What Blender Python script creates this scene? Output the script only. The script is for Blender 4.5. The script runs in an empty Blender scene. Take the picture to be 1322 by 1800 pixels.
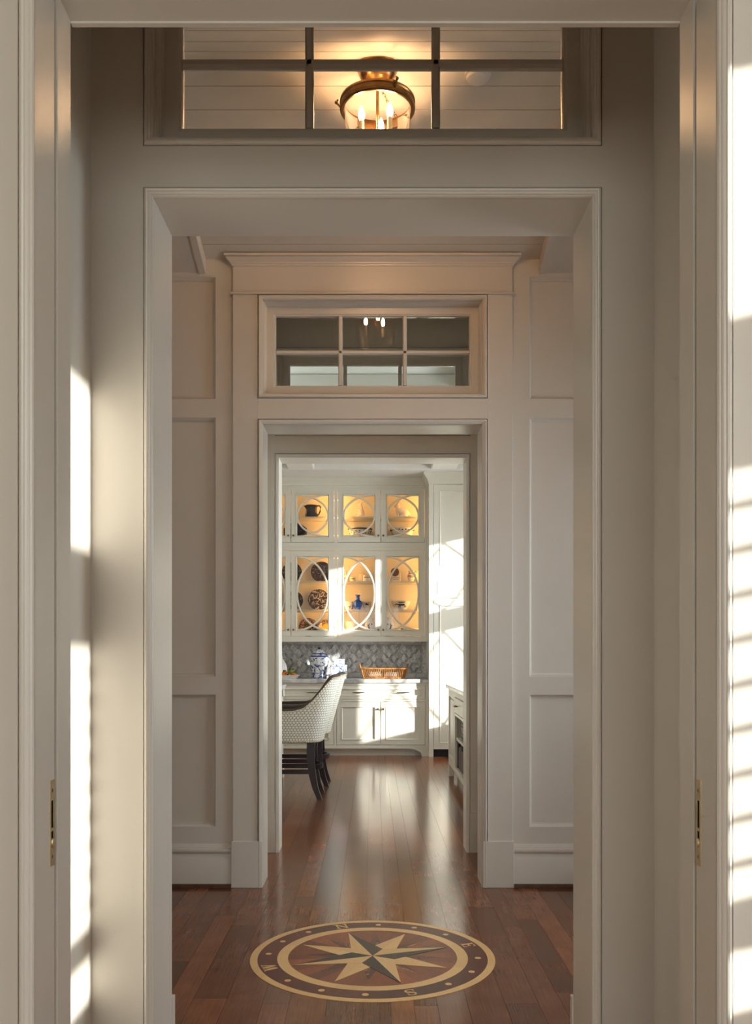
import bpy, bmesh, math, random
from mathutils import Vector, Matrix

random.seed(7)
C = bpy.context.scene.collection
SC = bpy.context.scene

# ---------------------------------------------------------------- camera
F = 1627.0                      # focal length in photo pixels (1322 x 1800)
VX, VY, CH = 655.0, 1145.0, 1.245   # vanishing point and camera height
cam = bpy.data.cameras.new('camera')
cam.sensor_fit = 'VERTICAL'
cam.sensor_height = 36.0
cam.lens = F / 1800 * 36
cam.shift_x = (661 - VX) / 1800
cam.shift_y = (VY - 900) / 1800
cam.clip_start = 0.05
camo = bpy.data.objects.new('camera', cam)
C.objects.link(camo)
camo.location = (0, 0, CH)
camo.rotation_euler = (math.pi / 2, 0, 0)
SC.camera = camo

# ---------------------------------------------------------------- world, sun, daylight
vs = SC.view_settings
vs.view_transform = 'Standard'
vs.look = 'None'
vs.gamma = 1.0
vs.use_curve_mapping = False
vs.exposure = 0.30
w = bpy.data.worlds.new('sky')
SC.world = w
w.use_nodes = True
bg = w.node_tree.nodes['Background']
bg.inputs[0].default_value = (0.60, 0.76, 1.0, 1)
bg.inputs[1].default_value = 1.6

SUN_DIR = Vector((-1.0, 0.65, -0.22)).normalized()
sun = bpy.data.lights.new('sun_offscreen', 'SUN')
sun.energy = 13.5
sun.angle = math.radians(1.1)
sun.color = (1.0, 0.97, 0.925)
suno = bpy.data.objects.new('sun_offscreen', sun)
C.objects.link(suno)
suno.rotation_euler = SUN_DIR.to_track_quat('-Z', 'Y').to_euler()


def area(name, loc, d, sx, sy, power, col):
    l = bpy.data.lights.new(name, 'AREA')
    l.shape = 'RECTANGLE'
    l.size = sx
    l.size_y = sy
    l.energy = power
    l.color = col
    o = bpy.data.objects.new(name, l)
    C.objects.link(o)
    o.location = loc
    o.rotation_euler = Vector(d).to_track_quat('-Z', 'Z').to_euler()
    return o


# daylight at the windows that the photograph's light implies (all outside the picture)
area('window_study_right_offscreen', (1.95, 0.92, 1.68), (-1, 0, -0.1), 1.0, 1.7, 40, (0.95, 0.97, 1.0))
area('window_study_back_offscreen', (0.0, -2.95, 1.6), (0, 1, -0.05), 2.2, 1.8, 62, (1.0, 0.92, 0.82))
area('window_hall_right_offscreen', (2.75, 3.8, 1.6), (-1, 0, -0.6), 1.4, 2.6, 85, (0.84, 0.91, 1.0))
area('window_kitchen_sun_offscreen', (2.62, 9.95, 1.85), (-1, -0.25, -0.1), 1.3, 2.3, 150, (0.93, 0.96, 1.0))
area('window_kitchen_right_offscreen', (2.62, 7.5, 1.75), (-1, 0.05, -0.05), 2.1, 1.9, 190, (0.88, 0.94, 1.0))

# ---------------------------------------------------------------- materials
M = {}


def nodes_of(name):
    m = bpy.data.materials.new(name)
    m.use_nodes = True
    nt = m.node_tree
    b = nt.nodes['Principled BSDF']
    M[name] = m
    return nt, b


def N(nt, t, **kw):
    n = nt.nodes.new(t)
    for k, v in kw.items():
        if hasattr(n, k):
            setattr(n, k, v)
        else:
            n.inputs[k].default_value = v
    return n


def plain(name, col, rough=0.45, metal=0.0, var=0.06, scale=9.0, bump=0.0, spec=0.5, coat=0.0, bscale=None):
    nt, b = nodes_of(name)
    tc = N(nt, 'ShaderNodeTexCoord')
    nz = N(nt, 'ShaderNodeTexNoise')
    nz.inputs['Scale'].default_value = scale
    nz.inputs['Detail'].default_value = 3
    nt.links.new(tc.outputs['Object'], nz.inputs['Vector'])
    rp = N(nt, 'ShaderNodeValToRGB')
    e = rp.color_ramp.elements
    e[0].position, e[1].position = 0.3, 0.7
    e[0].color = tuple(c * (1 - var) for c in col) + (1,)
    e[1].color = tuple(min(1, c * (1 + var)) for c in col) + (1,)
    nt.links.new(nz.outputs['Fac'], rp.inputs['Fac'])
    nt.links.new(rp.outputs['Color'], b.inputs['Base Color'])
    b.inputs['Roughness'].default_value = rough
    b.inputs['Metallic'].default_value = metal
    b.inputs['Specular IOR Level'].default_value = spec
    b.inputs['Coat Weight'].default_value = coat
    if bump:
        n2 = N(nt, 'ShaderNodeTexNoise')
        n2.inputs['Scale'].default_value = bscale or scale * 8
        nt.links.new(tc.outputs['Object'], n2.inputs['Vector'])
        bp = N(nt, 'ShaderNodeBump')
        bp.inputs['Strength'].default_value = bump
        bp.inputs['Distance'].default_value = 0.002
        nt.links.new(n2.outputs['Fac'], bp.inputs['Height'])
        nt.links.new(bp.outputs['Normal'], b.inputs['Normal'])
    return M[name]


plain('paint', (0.69, 0.635, 0.555), 0.32, var=0.015, scale=3, bump=0.03, bscale=40)
plain('cabinet_paint', (0.74, 0.70, 0.60), 0.36, var=0.015, scale=3)
plain('ceiling_paint', (0.67, 0.615, 0.54), 0.5, var=0.02)
plain('white_ceiling', (0.80, 0.78, 0.74), 0.6, var=0.02)
plain('brass', (0.66, 0.53, 0.31), 0.40, 0.75, var=0.1, scale=40)
plain('antique_brass', (0.34, 0.185, 0.065), 0.27, 1.0, var=0.25, scale=30)
plain('bronze', (0.22, 0.17, 0.11), 0.3, 1.0, var=0.2, scale=60)
plain('candle_sleeve', (0.80, 0.68, 0.46), 0.4)
plain('espresso', (0.016, 0.007, 0.011), 0.30, var=0.3, scale=25)
plain('brown_velvet', (0.060, 0.040, 0.030), 0.75, var=0.3, scale=30, bump=0.2)
plain('white_ceramic', (0.80, 0.78, 0.72), 0.14, var=0.03)
plain('bisque', (0.78, 0.73, 0.64), 0.45, var=0.05, bump=0.25, scale=60)
plain('cobalt_glass', (0.005, 0.10, 0.62), 0.07, var=0.3, scale=12, coat=0.6)
plain('black_glaze', (0.008, 0.008, 0.022), 0.12, var=0.6, scale=25, coat=0.4)
plain('orange_peel', (0.75, 0.20, 0.02), 0.4, var=0.12, bump=0.3, scale=60)
plain('green_peel', (0.20, 0.24, 0.02), 0.4, var=0.3, bump=0.2)
plain('leaf', (0.012, 0.022, 0.006), 0.4, var=0.4)
plain('cane', (0.36, 0.14, 0.03), 0.32, var=0.45, scale=30)
plain('linen', (0.78, 0.74, 0.68), 0.8, var=0.06, bump=0.3)
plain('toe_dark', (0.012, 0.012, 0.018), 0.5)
plain('plastic_white', (0.72, 0.69, 0.64), 0.4)
plain('ink', (0.012, 0.014, 0.03), 0.4)
plain('brown_lid', (0.13, 0.055, 0.02), 0.4, var=0.3, scale=40)
plain('cream_glaze', (0.80, 0.68, 0.45), 0.2, var=0.05)
plain('grout', (0.36, 0.32, 0.28), 0.8)
plain('outside_ground', (0.24, 0.22, 0.16), 0.9, var=0.3, scale=2)
plain('sun_block_wall', (0.55, 0.50, 0.44), 0.9, var=0.1)
plain('study_wall', (0.66, 0.61, 0.535), 0.6, var=0.03)
plain('shoe_wood', (0.085, 0.034, 0.014), 0.35, var=0.35, scale=30)
for nm, col in (('book_red', (0.20, 0.02, 0.025)), ('book_green', (0.02, 0.09, 0.07)), ('book_navy', (0.015, 0.025, 0.10)),
                ('book_tan', (0.42, 0.30, 0.12)), ('book_black', (0.015, 0.013, 0.015)), ('book_plum', (0.10, 0.02, 0.06)),
                ('book_teal', (0.02, 0.11, 0.13)), ('book_brick', (0.28, 0.07, 0.04))):
    plain(nm, col, 0.45, var=0.2, scale=50)
plain('page', (0.72, 0.68, 0.58), 0.8, var=0.1, scale=200)


def emit(name, col, strength):
    nt, b = nodes_of(name)
    b.inputs['Base Color'].default_value = (*col, 1)
    b.inputs['Emission Color'].default_value = (*col, 1)
    b.inputs['Emission Strength'].default_value = strength
    return M[name]


emit('bulb_glow', (1.0, 0.58, 0.29), 200.0)
emit('led_glow', (1.0, 0.62, 0.26), 9.0)


def thin_glass(name, tint=(1, 1, 1), ior=1.5, rough=0.0):
    m = bpy.data.materials.new(name)
    m.use_nodes = True
    nt = m.node_tree
    nt.nodes.clear()
    out = N(nt, 'ShaderNodeOutputMaterial')
    tr = N(nt, 'ShaderNodeBsdfTransparent')
    tr.inputs[0].default_value = (*tint, 1)
    gl = N(nt, 'ShaderNodeBsdfGlossy')
    gl.inputs['Roughness'].default_value = rough
    fr = N(nt, 'ShaderNodeFresnel')
    fr.inputs['IOR'].default_value = ior
    mx = N(nt, 'ShaderNodeMixShader')
    nt.links.new(fr.outputs[0], mx.inputs[0])
    nt.links.new(tr.outputs[0], mx.inputs[1])
    nt.links.new(gl.outputs[0], mx.inputs[2])
    nt.links.new(mx.outputs[0], out.inputs[0])
    M[name] = m
    return m


thin_glass('pane_glass', (0.97, 0.985, 0.97), 1.5)
thin_glass('cabinet_glass', (0.985, 0.985, 0.98), 1.25)
thin_glass('jar_glass', (0.97, 0.97, 0.97), 1.35)


def wood(name, cols, sx, sy, rough=0.28, coat=0.0, contrast=0.5, per_object=0.5, wavy=3.0, bump=0.05, local=False, spec=0.38):
    """cols: dark, mid, light; grain runs along Y"""
    nt, b = nodes_of(name)
    if local:
        src = N(nt, 'ShaderNodeTexCoord').outputs['Object']
    else:
        src = N(nt, 'ShaderNodeNewGeometry').outputs['Position']
    oi = N(nt, 'ShaderNodeObjectInfo')
    off = N(nt, 'ShaderNodeVectorMath', operation='SCALE')
    cx = N(nt, 'ShaderNodeCombineXYZ')
    for i in range(3):
        nt.links.new(oi.outputs['Random'], cx.inputs[i])
    nt.links.new(cx.outputs[0], off.inputs[0])
    off.inputs['Scale'].default_value = 37.0
    ad = N(nt, 'ShaderNodeVectorMath', operation='ADD')
    nt.links.new(src, ad.inputs[0])
    nt.links.new(off.outputs[0], ad.inputs[1])
    mp = N(nt, 'ShaderNodeMapping')
    mp.inputs['Scale'].default_value = (sx, sy, sx)
    nt.links.new(ad.outputs[0], mp.inputs['Vector'])
    n1 = N(nt, 'ShaderNodeTexNoise')
    n1.inputs['Scale'].default_value = 1.0
    n1.inputs['Detail'].default_value = 5
    n1.inputs['Roughness'].default_value = 0.65
    n1.inputs['Distortion'].default_value = 0.6
    nt.links.new(mp.outputs[0], n1.inputs['Vector'])
    # broad blotches
    n2 = N(nt, 'ShaderNodeTexNoise')
    n2.inputs['Scale'].default_value = wavy
    n2.inputs['Detail'].default_value = 3
    nt.links.new(ad.outputs[0], n2.inputs['Vector'])
    mx = N(nt, 'ShaderNodeMix')
    mx.data_type = 'FLOAT'
    mx.inputs[0].default_value = 0.40
    nt.links.new(n1.outputs['Fac'], mx.inputs[2])
    nt.links.new(n2.outputs['Fac'], mx.inputs[3])
    rp = N(nt, 'ShaderNodeValToRGB')
    e = rp.color_ramp.elements
    e[0].position = 0.5 - contrast * 0.35
    e[1].position = 0.5 + contrast * 0.35
    e[0].color = (*cols[0], 1)
    e[1].color = (*cols[2], 1)
    k = rp.color_ramp.elements.new(0.5)
    k.color = (*cols[1], 1)
    nt.links.new(mx.outputs[0], rp.inputs['Fac'])
    mr = N(nt, 'ShaderNodeMapRange')
    mr.inputs['To Min'].default_value = 1 - per_object
    mr.inputs['To Max'].default_value = 1 + per_object
    nt.links.new(oi.outputs['Random'], mr.inputs['Value'])
    sc = N(nt, 'ShaderNodeVectorMath', operation='SCALE')
    nt.links.new(rp.outputs['Color'], sc.inputs[0])
    nt.links.new(mr.outputs[0], sc.inputs['Scale'])
    nt.links.new(sc.outputs[0], b.inputs['Base Color'])
    b.inputs['Specular IOR Level'].default_value = spec
    b.inputs['Coat Weight'].default_value = coat
    b.inputs['Coat Roughness'].default_value = 0.12
    r2 = N(nt, 'ShaderNodeMapRange')
    r2.inputs['To Min'].default_value = rough - 0.02
    r2.inputs['To Max'].default_value = rough + 0.02
    nt.links.new(n1.outputs['Fac'], r2.inputs['Value'])
    nt.links.new(r2.outputs[0], b.inputs['Roughness'])
    bp = N(nt, 'ShaderNodeBump')
    bp.inputs['Strength'].default_value = bump
    bp.inputs['Distance'].default_value = 0.004
    nt.links.new(mx.outputs[0], bp.inputs['Height'])
    nt.links.new(bp.outputs['Normal'], b.inputs['Normal'])
    return M[name]


wood('oak_floor', ((0.070, 0.021, 0.008), (0.205, 0.067, 0.025), (0.36, 0.140, 0.057)), 240, 6.0, 0.18, 0.0, 1.15, 0.42, 6.0, 0.004, spec=0.5)
wood('maple', ((0.80, 0.46, 0.16), (0.88, 0.55, 0.22), (0.93, 0.63, 0.29)), 60, 14, 0.36, 0.0, 0.9, 0.06)
wood('wenge', ((0.016, 0.010, 0.007), (0.035, 0.021, 0.014), (0.075, 0.045, 0.028)), 130, 16, 0.36, 0.0, 0.5, 0.15)
wood('mahogany', ((0.075, 0.014, 0.007), (0.13, 0.028, 0.013), (0.20, 0.05, 0.022)), 60, 10, 0.36, 0.0, 0.9, 0.30)
wood('walnut_ray', ((0.15, 0.032, 0.012), (0.27, 0.068, 0.021), (0.42, 0.13, 0.042)), 70, 12, 0.36, 0.0, 0.9, 0.42)
wood('spalted', ((0.012, 0.007, 0.005), (0.10, 0.035, 0.012), (0.55, 0.25, 0.08)), 90, 40, 0.36, 0.0, 0.35, 0.15)
wood('cherry_piece', ((0.26, 0.085, 0.025), (0.36, 0.13, 0.04), (0.46, 0.19, 0.07)), 40, 10, 0.3, 0.2, 0.5, 0.1)


def marble(name, base, vein, scale, rough=0.2, per_object=0.0):
    nt, b = nodes_of(name)
    g = N(nt, 'ShaderNodeNewGeometry')
    oi = N(nt, 'ShaderNodeObjectInfo')
    cx = N(nt, 'ShaderNodeCombineXYZ')
    nt.links.new(oi.outputs['Random'], cx.inputs[0])
    nt.links.new(oi.outputs['Random'], cx.inputs[2])
    s = N(nt, 'ShaderNodeVectorMath', operation='SCALE')
    nt.links.new(cx.outputs[0], s.inputs[0])
    s.inputs['Scale'].default_value = 19.0
    a = N(nt, 'ShaderNodeVectorMath', operation='ADD')
    nt.links.new(g.outputs['Position'], a.inputs[0])
    nt.links.new(s.outputs[0], a.inputs[1])
    nz = N(nt, 'ShaderNodeTexNoise')
    nz.inputs['Scale'].default_value = scale
    nz.inputs['Detail'].default_value = 6
    nz.inputs['Distortion'].default_value = 1.6
    nt.links.new(a.outputs[0], nz.inputs['Vector'])
    rp = N(nt, 'ShaderNodeValToRGB')
    e = rp.color_ramp.elements
    e[0].position, e[1].position = 0.36, 0.56
    e[0].color = (*vein, 1)
    e[1].color = (*base, 1)
    nt.links.new(nz.outputs['Fac'], rp.inputs['Fac'])
    mr = N(nt, 'ShaderNodeMapRange')
    mr.inputs['To Min'].default_value = 1 - per_object
    mr.inputs['To Max'].default_value = 1 + per_object * 0.5
    nt.links.new(oi.outputs['Random'], mr.inputs['Value'])
    sc = N(nt, 'ShaderNodeVectorMath', operation='SCALE')
    nt.links.new(rp.outputs['Color'], sc.inputs[0])
    nt.links.new(mr.outputs[0], sc.inputs['Scale'])
    nt.links.new(sc.outputs[0], b.inputs['Base Color'])
    b.inputs['Roughness'].default_value = rough
    return M[name]


marble('counter_marble', (0.66, 0.64, 0.61), (0.33, 0.32, 0.32), 5, 0.18)
marble('tile_light', (0.72, 0.70, 0.67), (0.46, 0.45, 0.46), 14, 0.25, 0.25)
marble('tile_dark', (0.60, 0.58, 0.56), (0.26, 0.26, 0.28), 12, 0.25, 0.45)


def blue_white(name, white, blue, scale, thr, bands=None, rough=0.12, soft=0.04):
    """painted china: noise figures in blue, solid bands at given local heights (z0, z1)"""
    nt, b = nodes_of(name)
    tc = N(nt, 'ShaderNodeTexCoord')
    nz = N(nt, 'ShaderNodeTexNoise')
    nz.inputs['Scale'].default_value = scale
    nz.inputs['Detail'].default_value = 4
    nz.inputs['Roughness'].default_value = 0.7
    nz.inputs['Distortion'].default_value = 0.8
    nt.links.new(tc.outputs['Object'], nz.inputs['Vector'])
    rp = N(nt, 'ShaderNodeValToRGB')
    e = rp.color_ramp.elements
    e[0].position, e[1].position = thr - soft, thr + soft
    e[0].color = (*white, 1)
    e[1].color = (*blue, 1)
    nt.links.new(nz.outputs['Fac'], rp.inputs['Fac'])
    last = rp.outputs['Color']
    if bands:
        sp = N(nt, 'ShaderNodeSeparateXYZ')
        nt.links.new(tc.outputs['Object'], sp.inputs[0])
        for (z0, z1) in bands:
            g = N(nt, 'ShaderNodeMath', operation='GREATER_THAN')
            g.inputs[1].default_value = z0
            l = N(nt, 'ShaderNodeMath', operation='LESS_THAN')
            l.inputs[1].default_value = z1
            nt.links.new(sp.outputs[2], g.inputs[0])
            nt.links.new(sp.outputs[2], l.inputs[0])
            mu = N(nt, 'ShaderNodeMath', operation='MULTIPLY')
            nt.links.new(g.outputs[0], mu.inputs[0])
            nt.links.new(l.outputs[0], mu.inputs[1])
            mx = N(nt, 'ShaderNodeMix')
            mx.data_type = 'RGBA'
            nt.links.new(mu.outputs[0], mx.inputs[0])
            nt.links.new(last, mx.inputs[6])
            mx.inputs[7].default_value = (*blue, 1)
            last = mx.outputs[2]
    nt.links.new(last, b.inputs['Base Color'])
    b.inputs['Roughness'].default_value = rough
    return M[name]


WHT, BLU, NAVY = (0.80, 0.79, 0.74), (0.015, 0.05, 0.30), (0.012, 0.014, 0.045)
blue_white('ginger_china', WHT, BLU, 26, 0.53, [(0.262, 0.278), (0.006, 0.012), (0.06, 0.066)])
blue_white('box_china', WHT, (0.03, 0.12, 0.50), 38, 0.55)
blue_white('navy_plate', (0.30, 0.25, 0.22), NAVY, 48, 0.40)
blue_white('navy_plate_light', (0.52, 0.44, 0.34), NAVY, 34, 0.45)
blue_white('navy_platter', (0.10, 0.10, 0.13), (0.006, 0.006, 0.02), 30, 0.42)
blue_white('mulberry_plate', (0.55, 0.43, 0.32), (0.06, 0.03, 0.06), 60, 0.47)
blue_white('yellow_center', (0.70, 0.42, 0.03), (0.05, 0.04, 0.02), 20, 0.66)
blue_white('dark_center', (0.25, 0.19, 0.05), (0.01, 0.015, 0.008), 45, 0.45)
blue_white('floral_china', WHT, (0.02, 0.05, 0.04), 34, 0.60)
blue_white('mug_china', WHT, (0.05, 0.10, 0.35), 36, 0.56)


def dotted_fabric():
    """cream dots in a hexagonal lattice on grey, from UV metres"""
    nt, b = nodes_of('dot_fabric')
    uv = N(nt, 'ShaderNodeUVMap')
    P = 0.0235
    dists = []
    for ox, oy in ((0.0, 0.0), (0.5, 0.5)):
        mp = N(nt, 'ShaderNodeMapping')
        mp.inputs['Scale'].default_value = (1 / P, 1 / (P * 1.732), 1)
        mp.inputs['Location'].default_value = (ox, oy, 0)
        nt.links.new(uv.outputs[0], mp.inputs['Vector'])
        fr = N(nt, 'ShaderNodeVectorMath', operation='FRACTION')
        nt.links.new(mp.outputs[0], fr.inputs[0])
        sb = N(nt, 'ShaderNodeVectorMath', operation='SUBTRACT')
        sb.inputs[1].default_value = (0.5, 0.5, 0)
        nt.links.new(fr.outputs[0], sb.inputs[0])
        ml = N(nt, 'ShaderNodeVectorMath', operation='MULTIPLY')
        ml.inputs[1].default_value = (1, 1.732, 0)
        nt.links.new(sb.outputs[0], ml.inputs[0])
        ln = N(nt, 'ShaderNodeVectorMath', operation='LENGTH')
        nt.links.new(ml.outputs[0], ln.inputs[0])
        dists.append(ln.outputs['Value'])
    mn = N(nt, 'ShaderNodeMath', operation='MINIMUM')
    nt.links.new(dists[0], mn.inputs[0])
    nt.links.new(dists[1], mn.inputs[1])
    rp = N(nt, 'ShaderNodeValToRGB')
    e = rp.color_ramp.elements
    e[0].position, e[1].position = 0.38, 0.46
    e[0].color = (0.82, 0.76, 0.62, 1)
    e[1].color = (0.28, 0.285, 0.27, 1)
    nt.links.new(mn.outputs[0], rp.inputs['Fac'])
    nt.links.new(rp.outputs['Color'], b.inputs['Base Color'])
    b.inputs['Roughness'].default_value = 0.55


dotted_fabric()

# ---------------------------------------------------------------- mesh helpers
ORG = {}


def org(p):
    return ORG.get(p.name, Vector((0, 0, 0))) if p else Vector((0, 0, 0))


class MB:
    def __init__(s):
        s.v, s.f, s.uv = [], [], None

    def quad(s, a, b, c, d):
        n = len(s.v)
        s.v += [tuple(a), tuple(b), tuple(c), tuple(d)]
        s.f.append((n, n + 1, n + 2, n + 3))

    def box(s, x0, x1, y0, y1, z0, z1):
        n = len(s.v)
        s.v += [(x0, y0, z0), (x1, y0, z0), (x1, y1, z0), (x0, y1, z0), (x0, y0, z1), (x1, y0, z1), (x1, y1, z1), (x0, y1, z1)]
        s.f += [tuple(n + i for i in q) for q in ((0, 3, 2, 1), (4, 5, 6, 7), (0, 1, 5, 4), (1, 2, 6, 5), (2, 3, 7, 6), (3, 0, 4, 7))]
        return s

    def prism_y(s, poly, y0, y1):
        """poly: list of (x, z)"""
        n, k = len(s.v), len(poly)
        s.v += [(x, y0, z) for x, z in poly] + [(x, y1, z) for x, z in poly]
        s.f.append(tuple(range(n, n + k)))
        s.f.append(tuple(range(n + 2 * k - 1, n + k - 1, -1)))
        for i in range(k):
            j = (i + 1) % k
            s.f.append((n + j, n + i, n + k + i, n + k + j))
        return s

    def prism_x(s, poly, x0, x1):
        """poly: list of (y, z)"""
        n, k = len(s.v), len(poly)
        s.v += [(x0, y, z) for y, z in poly] + [(x1, y, z) for y, z in poly]
        s.f.append(tuple(range(n, n + k)))
        s.f.append(tuple(range(n + 2 * k - 1, n + k - 1, -1)))
        for i in range(k):
            j = (i + 1) % k
            s.f.append((n + j, n + i, n + k + i, n + k + j))
        return s

    def prism_z(s, poly, z0, z1):
        n, k = len(s.v), len(poly)
        s.v += [(x, y, z0) for x, y in poly] + [(x, y, z1) for x, y in poly]
        s.f.append(tuple(range(n + k - 1, n - 1, -1)))
        s.f.append(tuple(range(n + k, n + 2 * k)))
        for i in range(k):
            j = (i + 1) % k
            s.f.append((n + i, n + j, n + k + j, n + k + i))
        return s

    def rect(s, x0, x1, z0, z1, prof, closed=False, door=False):
        """sweep a profile [(inset, y)] round a rectangle with mitred corners; door: no bottom side"""
        rings = []
        for i, y in prof:
            if door:
                rings.append([(x0 + i, y, z0), (x0 + i, y, z1 - i), (x1 - i, y, z1 - i), (x1 - i, y, z0)])
            else:
                rings.append([(x0 + i, y, z0 + i), (x0 + i, y, z1 - i), (x1 - i, y, z1 - i), (x1 - i, y, z0 + i)])
        n = len(s.v)
        for r in rings:
            s.v += r
        m = len(rings)
        segs = m if closed else m - 1
        for a in range(segs):
            b = (a + 1) % m
            for c in range(3 if door else 4):
                d = (c + 1) % 4
                s.f.append((n + a * 4 + c, n + a * 4 + d, n + b * 4 + d, n + b * 4 + c))
        return s

    def lathe(s, prof, cx, cy, seg=28, cz=0.0):
        n, k = len(s.v), len(prof)
        for i in range(seg):
            a = 2 * math.pi * i / seg
            for r, z in prof:
                s.v.append((cx + r * math.cos(a), cy + r * math.sin(a), cz + z))
        for i in range(seg):
            j = (i + 1) % seg
            for q in range(k - 1):
                s.f.append((n + i * k + q, n + j * k + q, n + j * k + q + 1, n + i * k + q + 1))
        return s

    def lathe_y(s, prof, cx, cz, seg=32):
        """axis along y; prof [(r, y)]"""
        n, k = len(s.v), len(prof)
        for i in range(seg):
            a = 2 * math.pi * i / seg
            for r, y in prof:
                s.v.append((cx + r * math.cos(a), y, cz + r * math.sin(a)))
        for i in range(seg):
            j = (i + 1) % seg
            for q in range(k - 1):
                s.f.append((n + i * k + q, n + j * k + q, n + j * k + q + 1, n + i * k + q + 1))
        return s

    def tube(s, pts, r, seg=8, cap=True):
        pts = [Vector(p) for p in pts]
        rs = r if isinstance(r, (list, tuple)) else [r] * len(pts)
        n = len(s.v)
        up = Vector((0, 0, 1))
        t0 = (pts[1] - pts[0]).normalized()
        if abs(t0.dot(up)) > 0.9:
            up = Vector((1, 0, 0))
        for i, p in enumerate(pts):
            if i == 0:
                t = pts[1] - pts[0]
            elif i == len(pts) - 1:
                t = pts[-1] - pts[-2]
            else:
                t = pts[i + 1] - pts[i - 1]
            t.normalize()
            a = t.cross(up)
            a.normalize()
            b = t.cross(a)
            for k in range(seg):
                an = 2 * math.pi * (k + 0.5) / seg
                s.v.append(tuple(p + rs[i] * (math.cos(an) * a + math.sin(an) * b)))
        for i in range(len(pts) - 1):
            for k in range(seg):
                j = (k + 1) % seg
                s.f.append((n + i * seg + k, n + i * seg + j, n + (i + 1) * seg + j, n + (i + 1) * seg + k))
        if cap:
            s.f.append(tuple(range(n + seg - 1, n - 1, -1)))
            e = n + (len(pts) - 1) * seg
            s.f.append(tuple(range(e, e + seg)))
        return s

    def ball(s, c, rx, ry=None, rz=None, seg=14, rings=9, M_=None):
        ry = ry or rx
        rz = rz or rx
        n = len(s.v)
        c = Vector(c)
        for i in range(rings + 1):
            th = math.pi * i / rings
            for k in range(seg):
                ph = 2 * math.pi * k / seg
                p = Vector((rx * math.sin(th) * math.cos(ph), ry * math.sin(th) * math.sin(ph), rz * math.cos(th)))
                if M_:
                    p = M_ @ p
                s.v.append(tuple(c + p))
        for i in range(rings):
            for k in range(seg):
                j = (k + 1) % seg
                s.f.append((n + i * seg + k, n + (i + 1) * seg + k, n + (i + 1) * seg + j, n + i * seg + j))
        return s

    def build(s, name, mat, parent=None, smooth=False, label=None, cat=None, group=None, kind=None, base=None, bevel=0.0, remesh=0.0):
        o0 = org(parent)
        if base is not None:
            o0 = Vector(base)
        me = bpy.data.meshes.new(name)
        me.from_pydata([tuple(Vector(p) - o0) for p in s.v], [], s.f)
        if s.uv:
            ul = me.uv_layers.new(name='UVMap')
            for l in me.loops:
                ul.data[l.index].uv = s.uv[l.vertex_index]
        bm = bmesh.new()
        bm.from_mesh(me)
        bmesh.ops.remove_doubles(bm, verts=bm.verts, dist=0.00002) if smooth else None
        bmesh.ops.dissolve_degenerate(bm, edges=bm.edges, dist=0.000005) if smooth else None
        bmesh.ops.recalc_face_normals(bm, faces=bm.faces)
        bm.to_mesh(me)
        bm.free()
        me.materials.append(M[mat] if isinstance(mat, str) else mat)
        o = bpy.data.objects.new(name, me)
        C.objects.link(o)
        if parent:
            o.parent = parent
        elif base is not None:
            o.location = o0
        ORG[o.name] = o0
        if smooth:
            me.shade_smooth()
            if smooth != 'full':
                try:
                    me.set_sharp_from_angle(angle=math.radians(40))
                except Exception:
                    pass
        if bevel:
            md = o.modifiers.new('bevel', 'BEVEL')
            md.width = bevel
            md.segments = 2
            md.limit_method = 'ANGLE'
        if remesh:
            md = o.modifiers.new('remesh', 'REMESH')
            md.mode = 'VOXEL'
            md.voxel_size = remesh
            md.use_smooth_shade = True
            sm = o.modifiers.new('smooth', 'SMOOTH')
            sm.iterations = 4
        if label:
            o['label'] = label
        if cat:
            o['category'] = cat
        if group:
            o['group'] = group
        if kind:
            o['kind'] = kind
        return o


def thing(name, label, cat, loc, group=None):
    o = bpy.data.objects.new(name, None)
    o.empty_display_size = 0.1
    C.objects.link(o)
    o.location = loc
    ORG[o.name] = Vector(loc)
    o['label'] = label
    o['category'] = cat
    if group:
        o['group'] = group
    return o


def wx(px, Y):
    return (px - VX) * Y / F


def wz(py, Y):
    return CH + (VY - py) * Y / F


def struct(mb, name, mat, parent=None, **kw):
    return mb.build(name, mat, parent, kind='structure', **kw)


# ================================================================ THE SETTING
HW, HH = 0.580, 2.445            # half width and head height of every cased opening
TB, TT = 2.605, 3.100            # transom opening bottom, top
Y0F, Y0B = 1.567, 1.762
Y1F, Y1B = 2.444, 2.675
Y2F, Y2B = 4.880, 5.115
Y3F, Y3B = 5.730, 5.920
KB = 11.62                       # kitchen back wall
KL, KR = -3.0, 2.2
HX = 2.4                         # hall half width
KC = 3.35                        # kitchen ceiling

# ---- floor
PX0, PX1 = -1.30, 1.30           # planked strip
fl = MB()
fl.box(-2.6, 2.6, -2.7, 2.2, -0.1, 0.0)
fl.box(PX0, PX1, 2.2, KB, -0.1, -0.012)
fl.box(-3.2, PX0, 2.2, KB + 0.2, -0.1, 0.0)
fl.box(PX1, 2.6, 2.2, KB + 0.2, -0.1, 0.0)
fl.box(PX0, PX1, KB, KB + 0.2, -0.1, 0.0)
floor = struct(fl, 'floor', 'oak_floor')

pm = bpy.data.meshes.new('plank')
b_ = bmesh.new()
bmesh.ops.create_cube(b_, size=1.0)
b_.to_mesh(pm)
b_.free()
pm.materials.append(M['oak_floor'])


def plank(x0, x1, y0, y1):
    o = bpy.data.objects.new('plank', pm)
    C.objects.link(o)
    o.parent = floor
    o.location = ((x0 + x1) / 2, (y0 + y1) / 2, -0.006)
    g = 0.0011
    o.scale = (x1 - x0 - g, y1 - y0 - g, 0.012 + random.uniform(-0.0002, 0.0))
    return o


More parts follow.
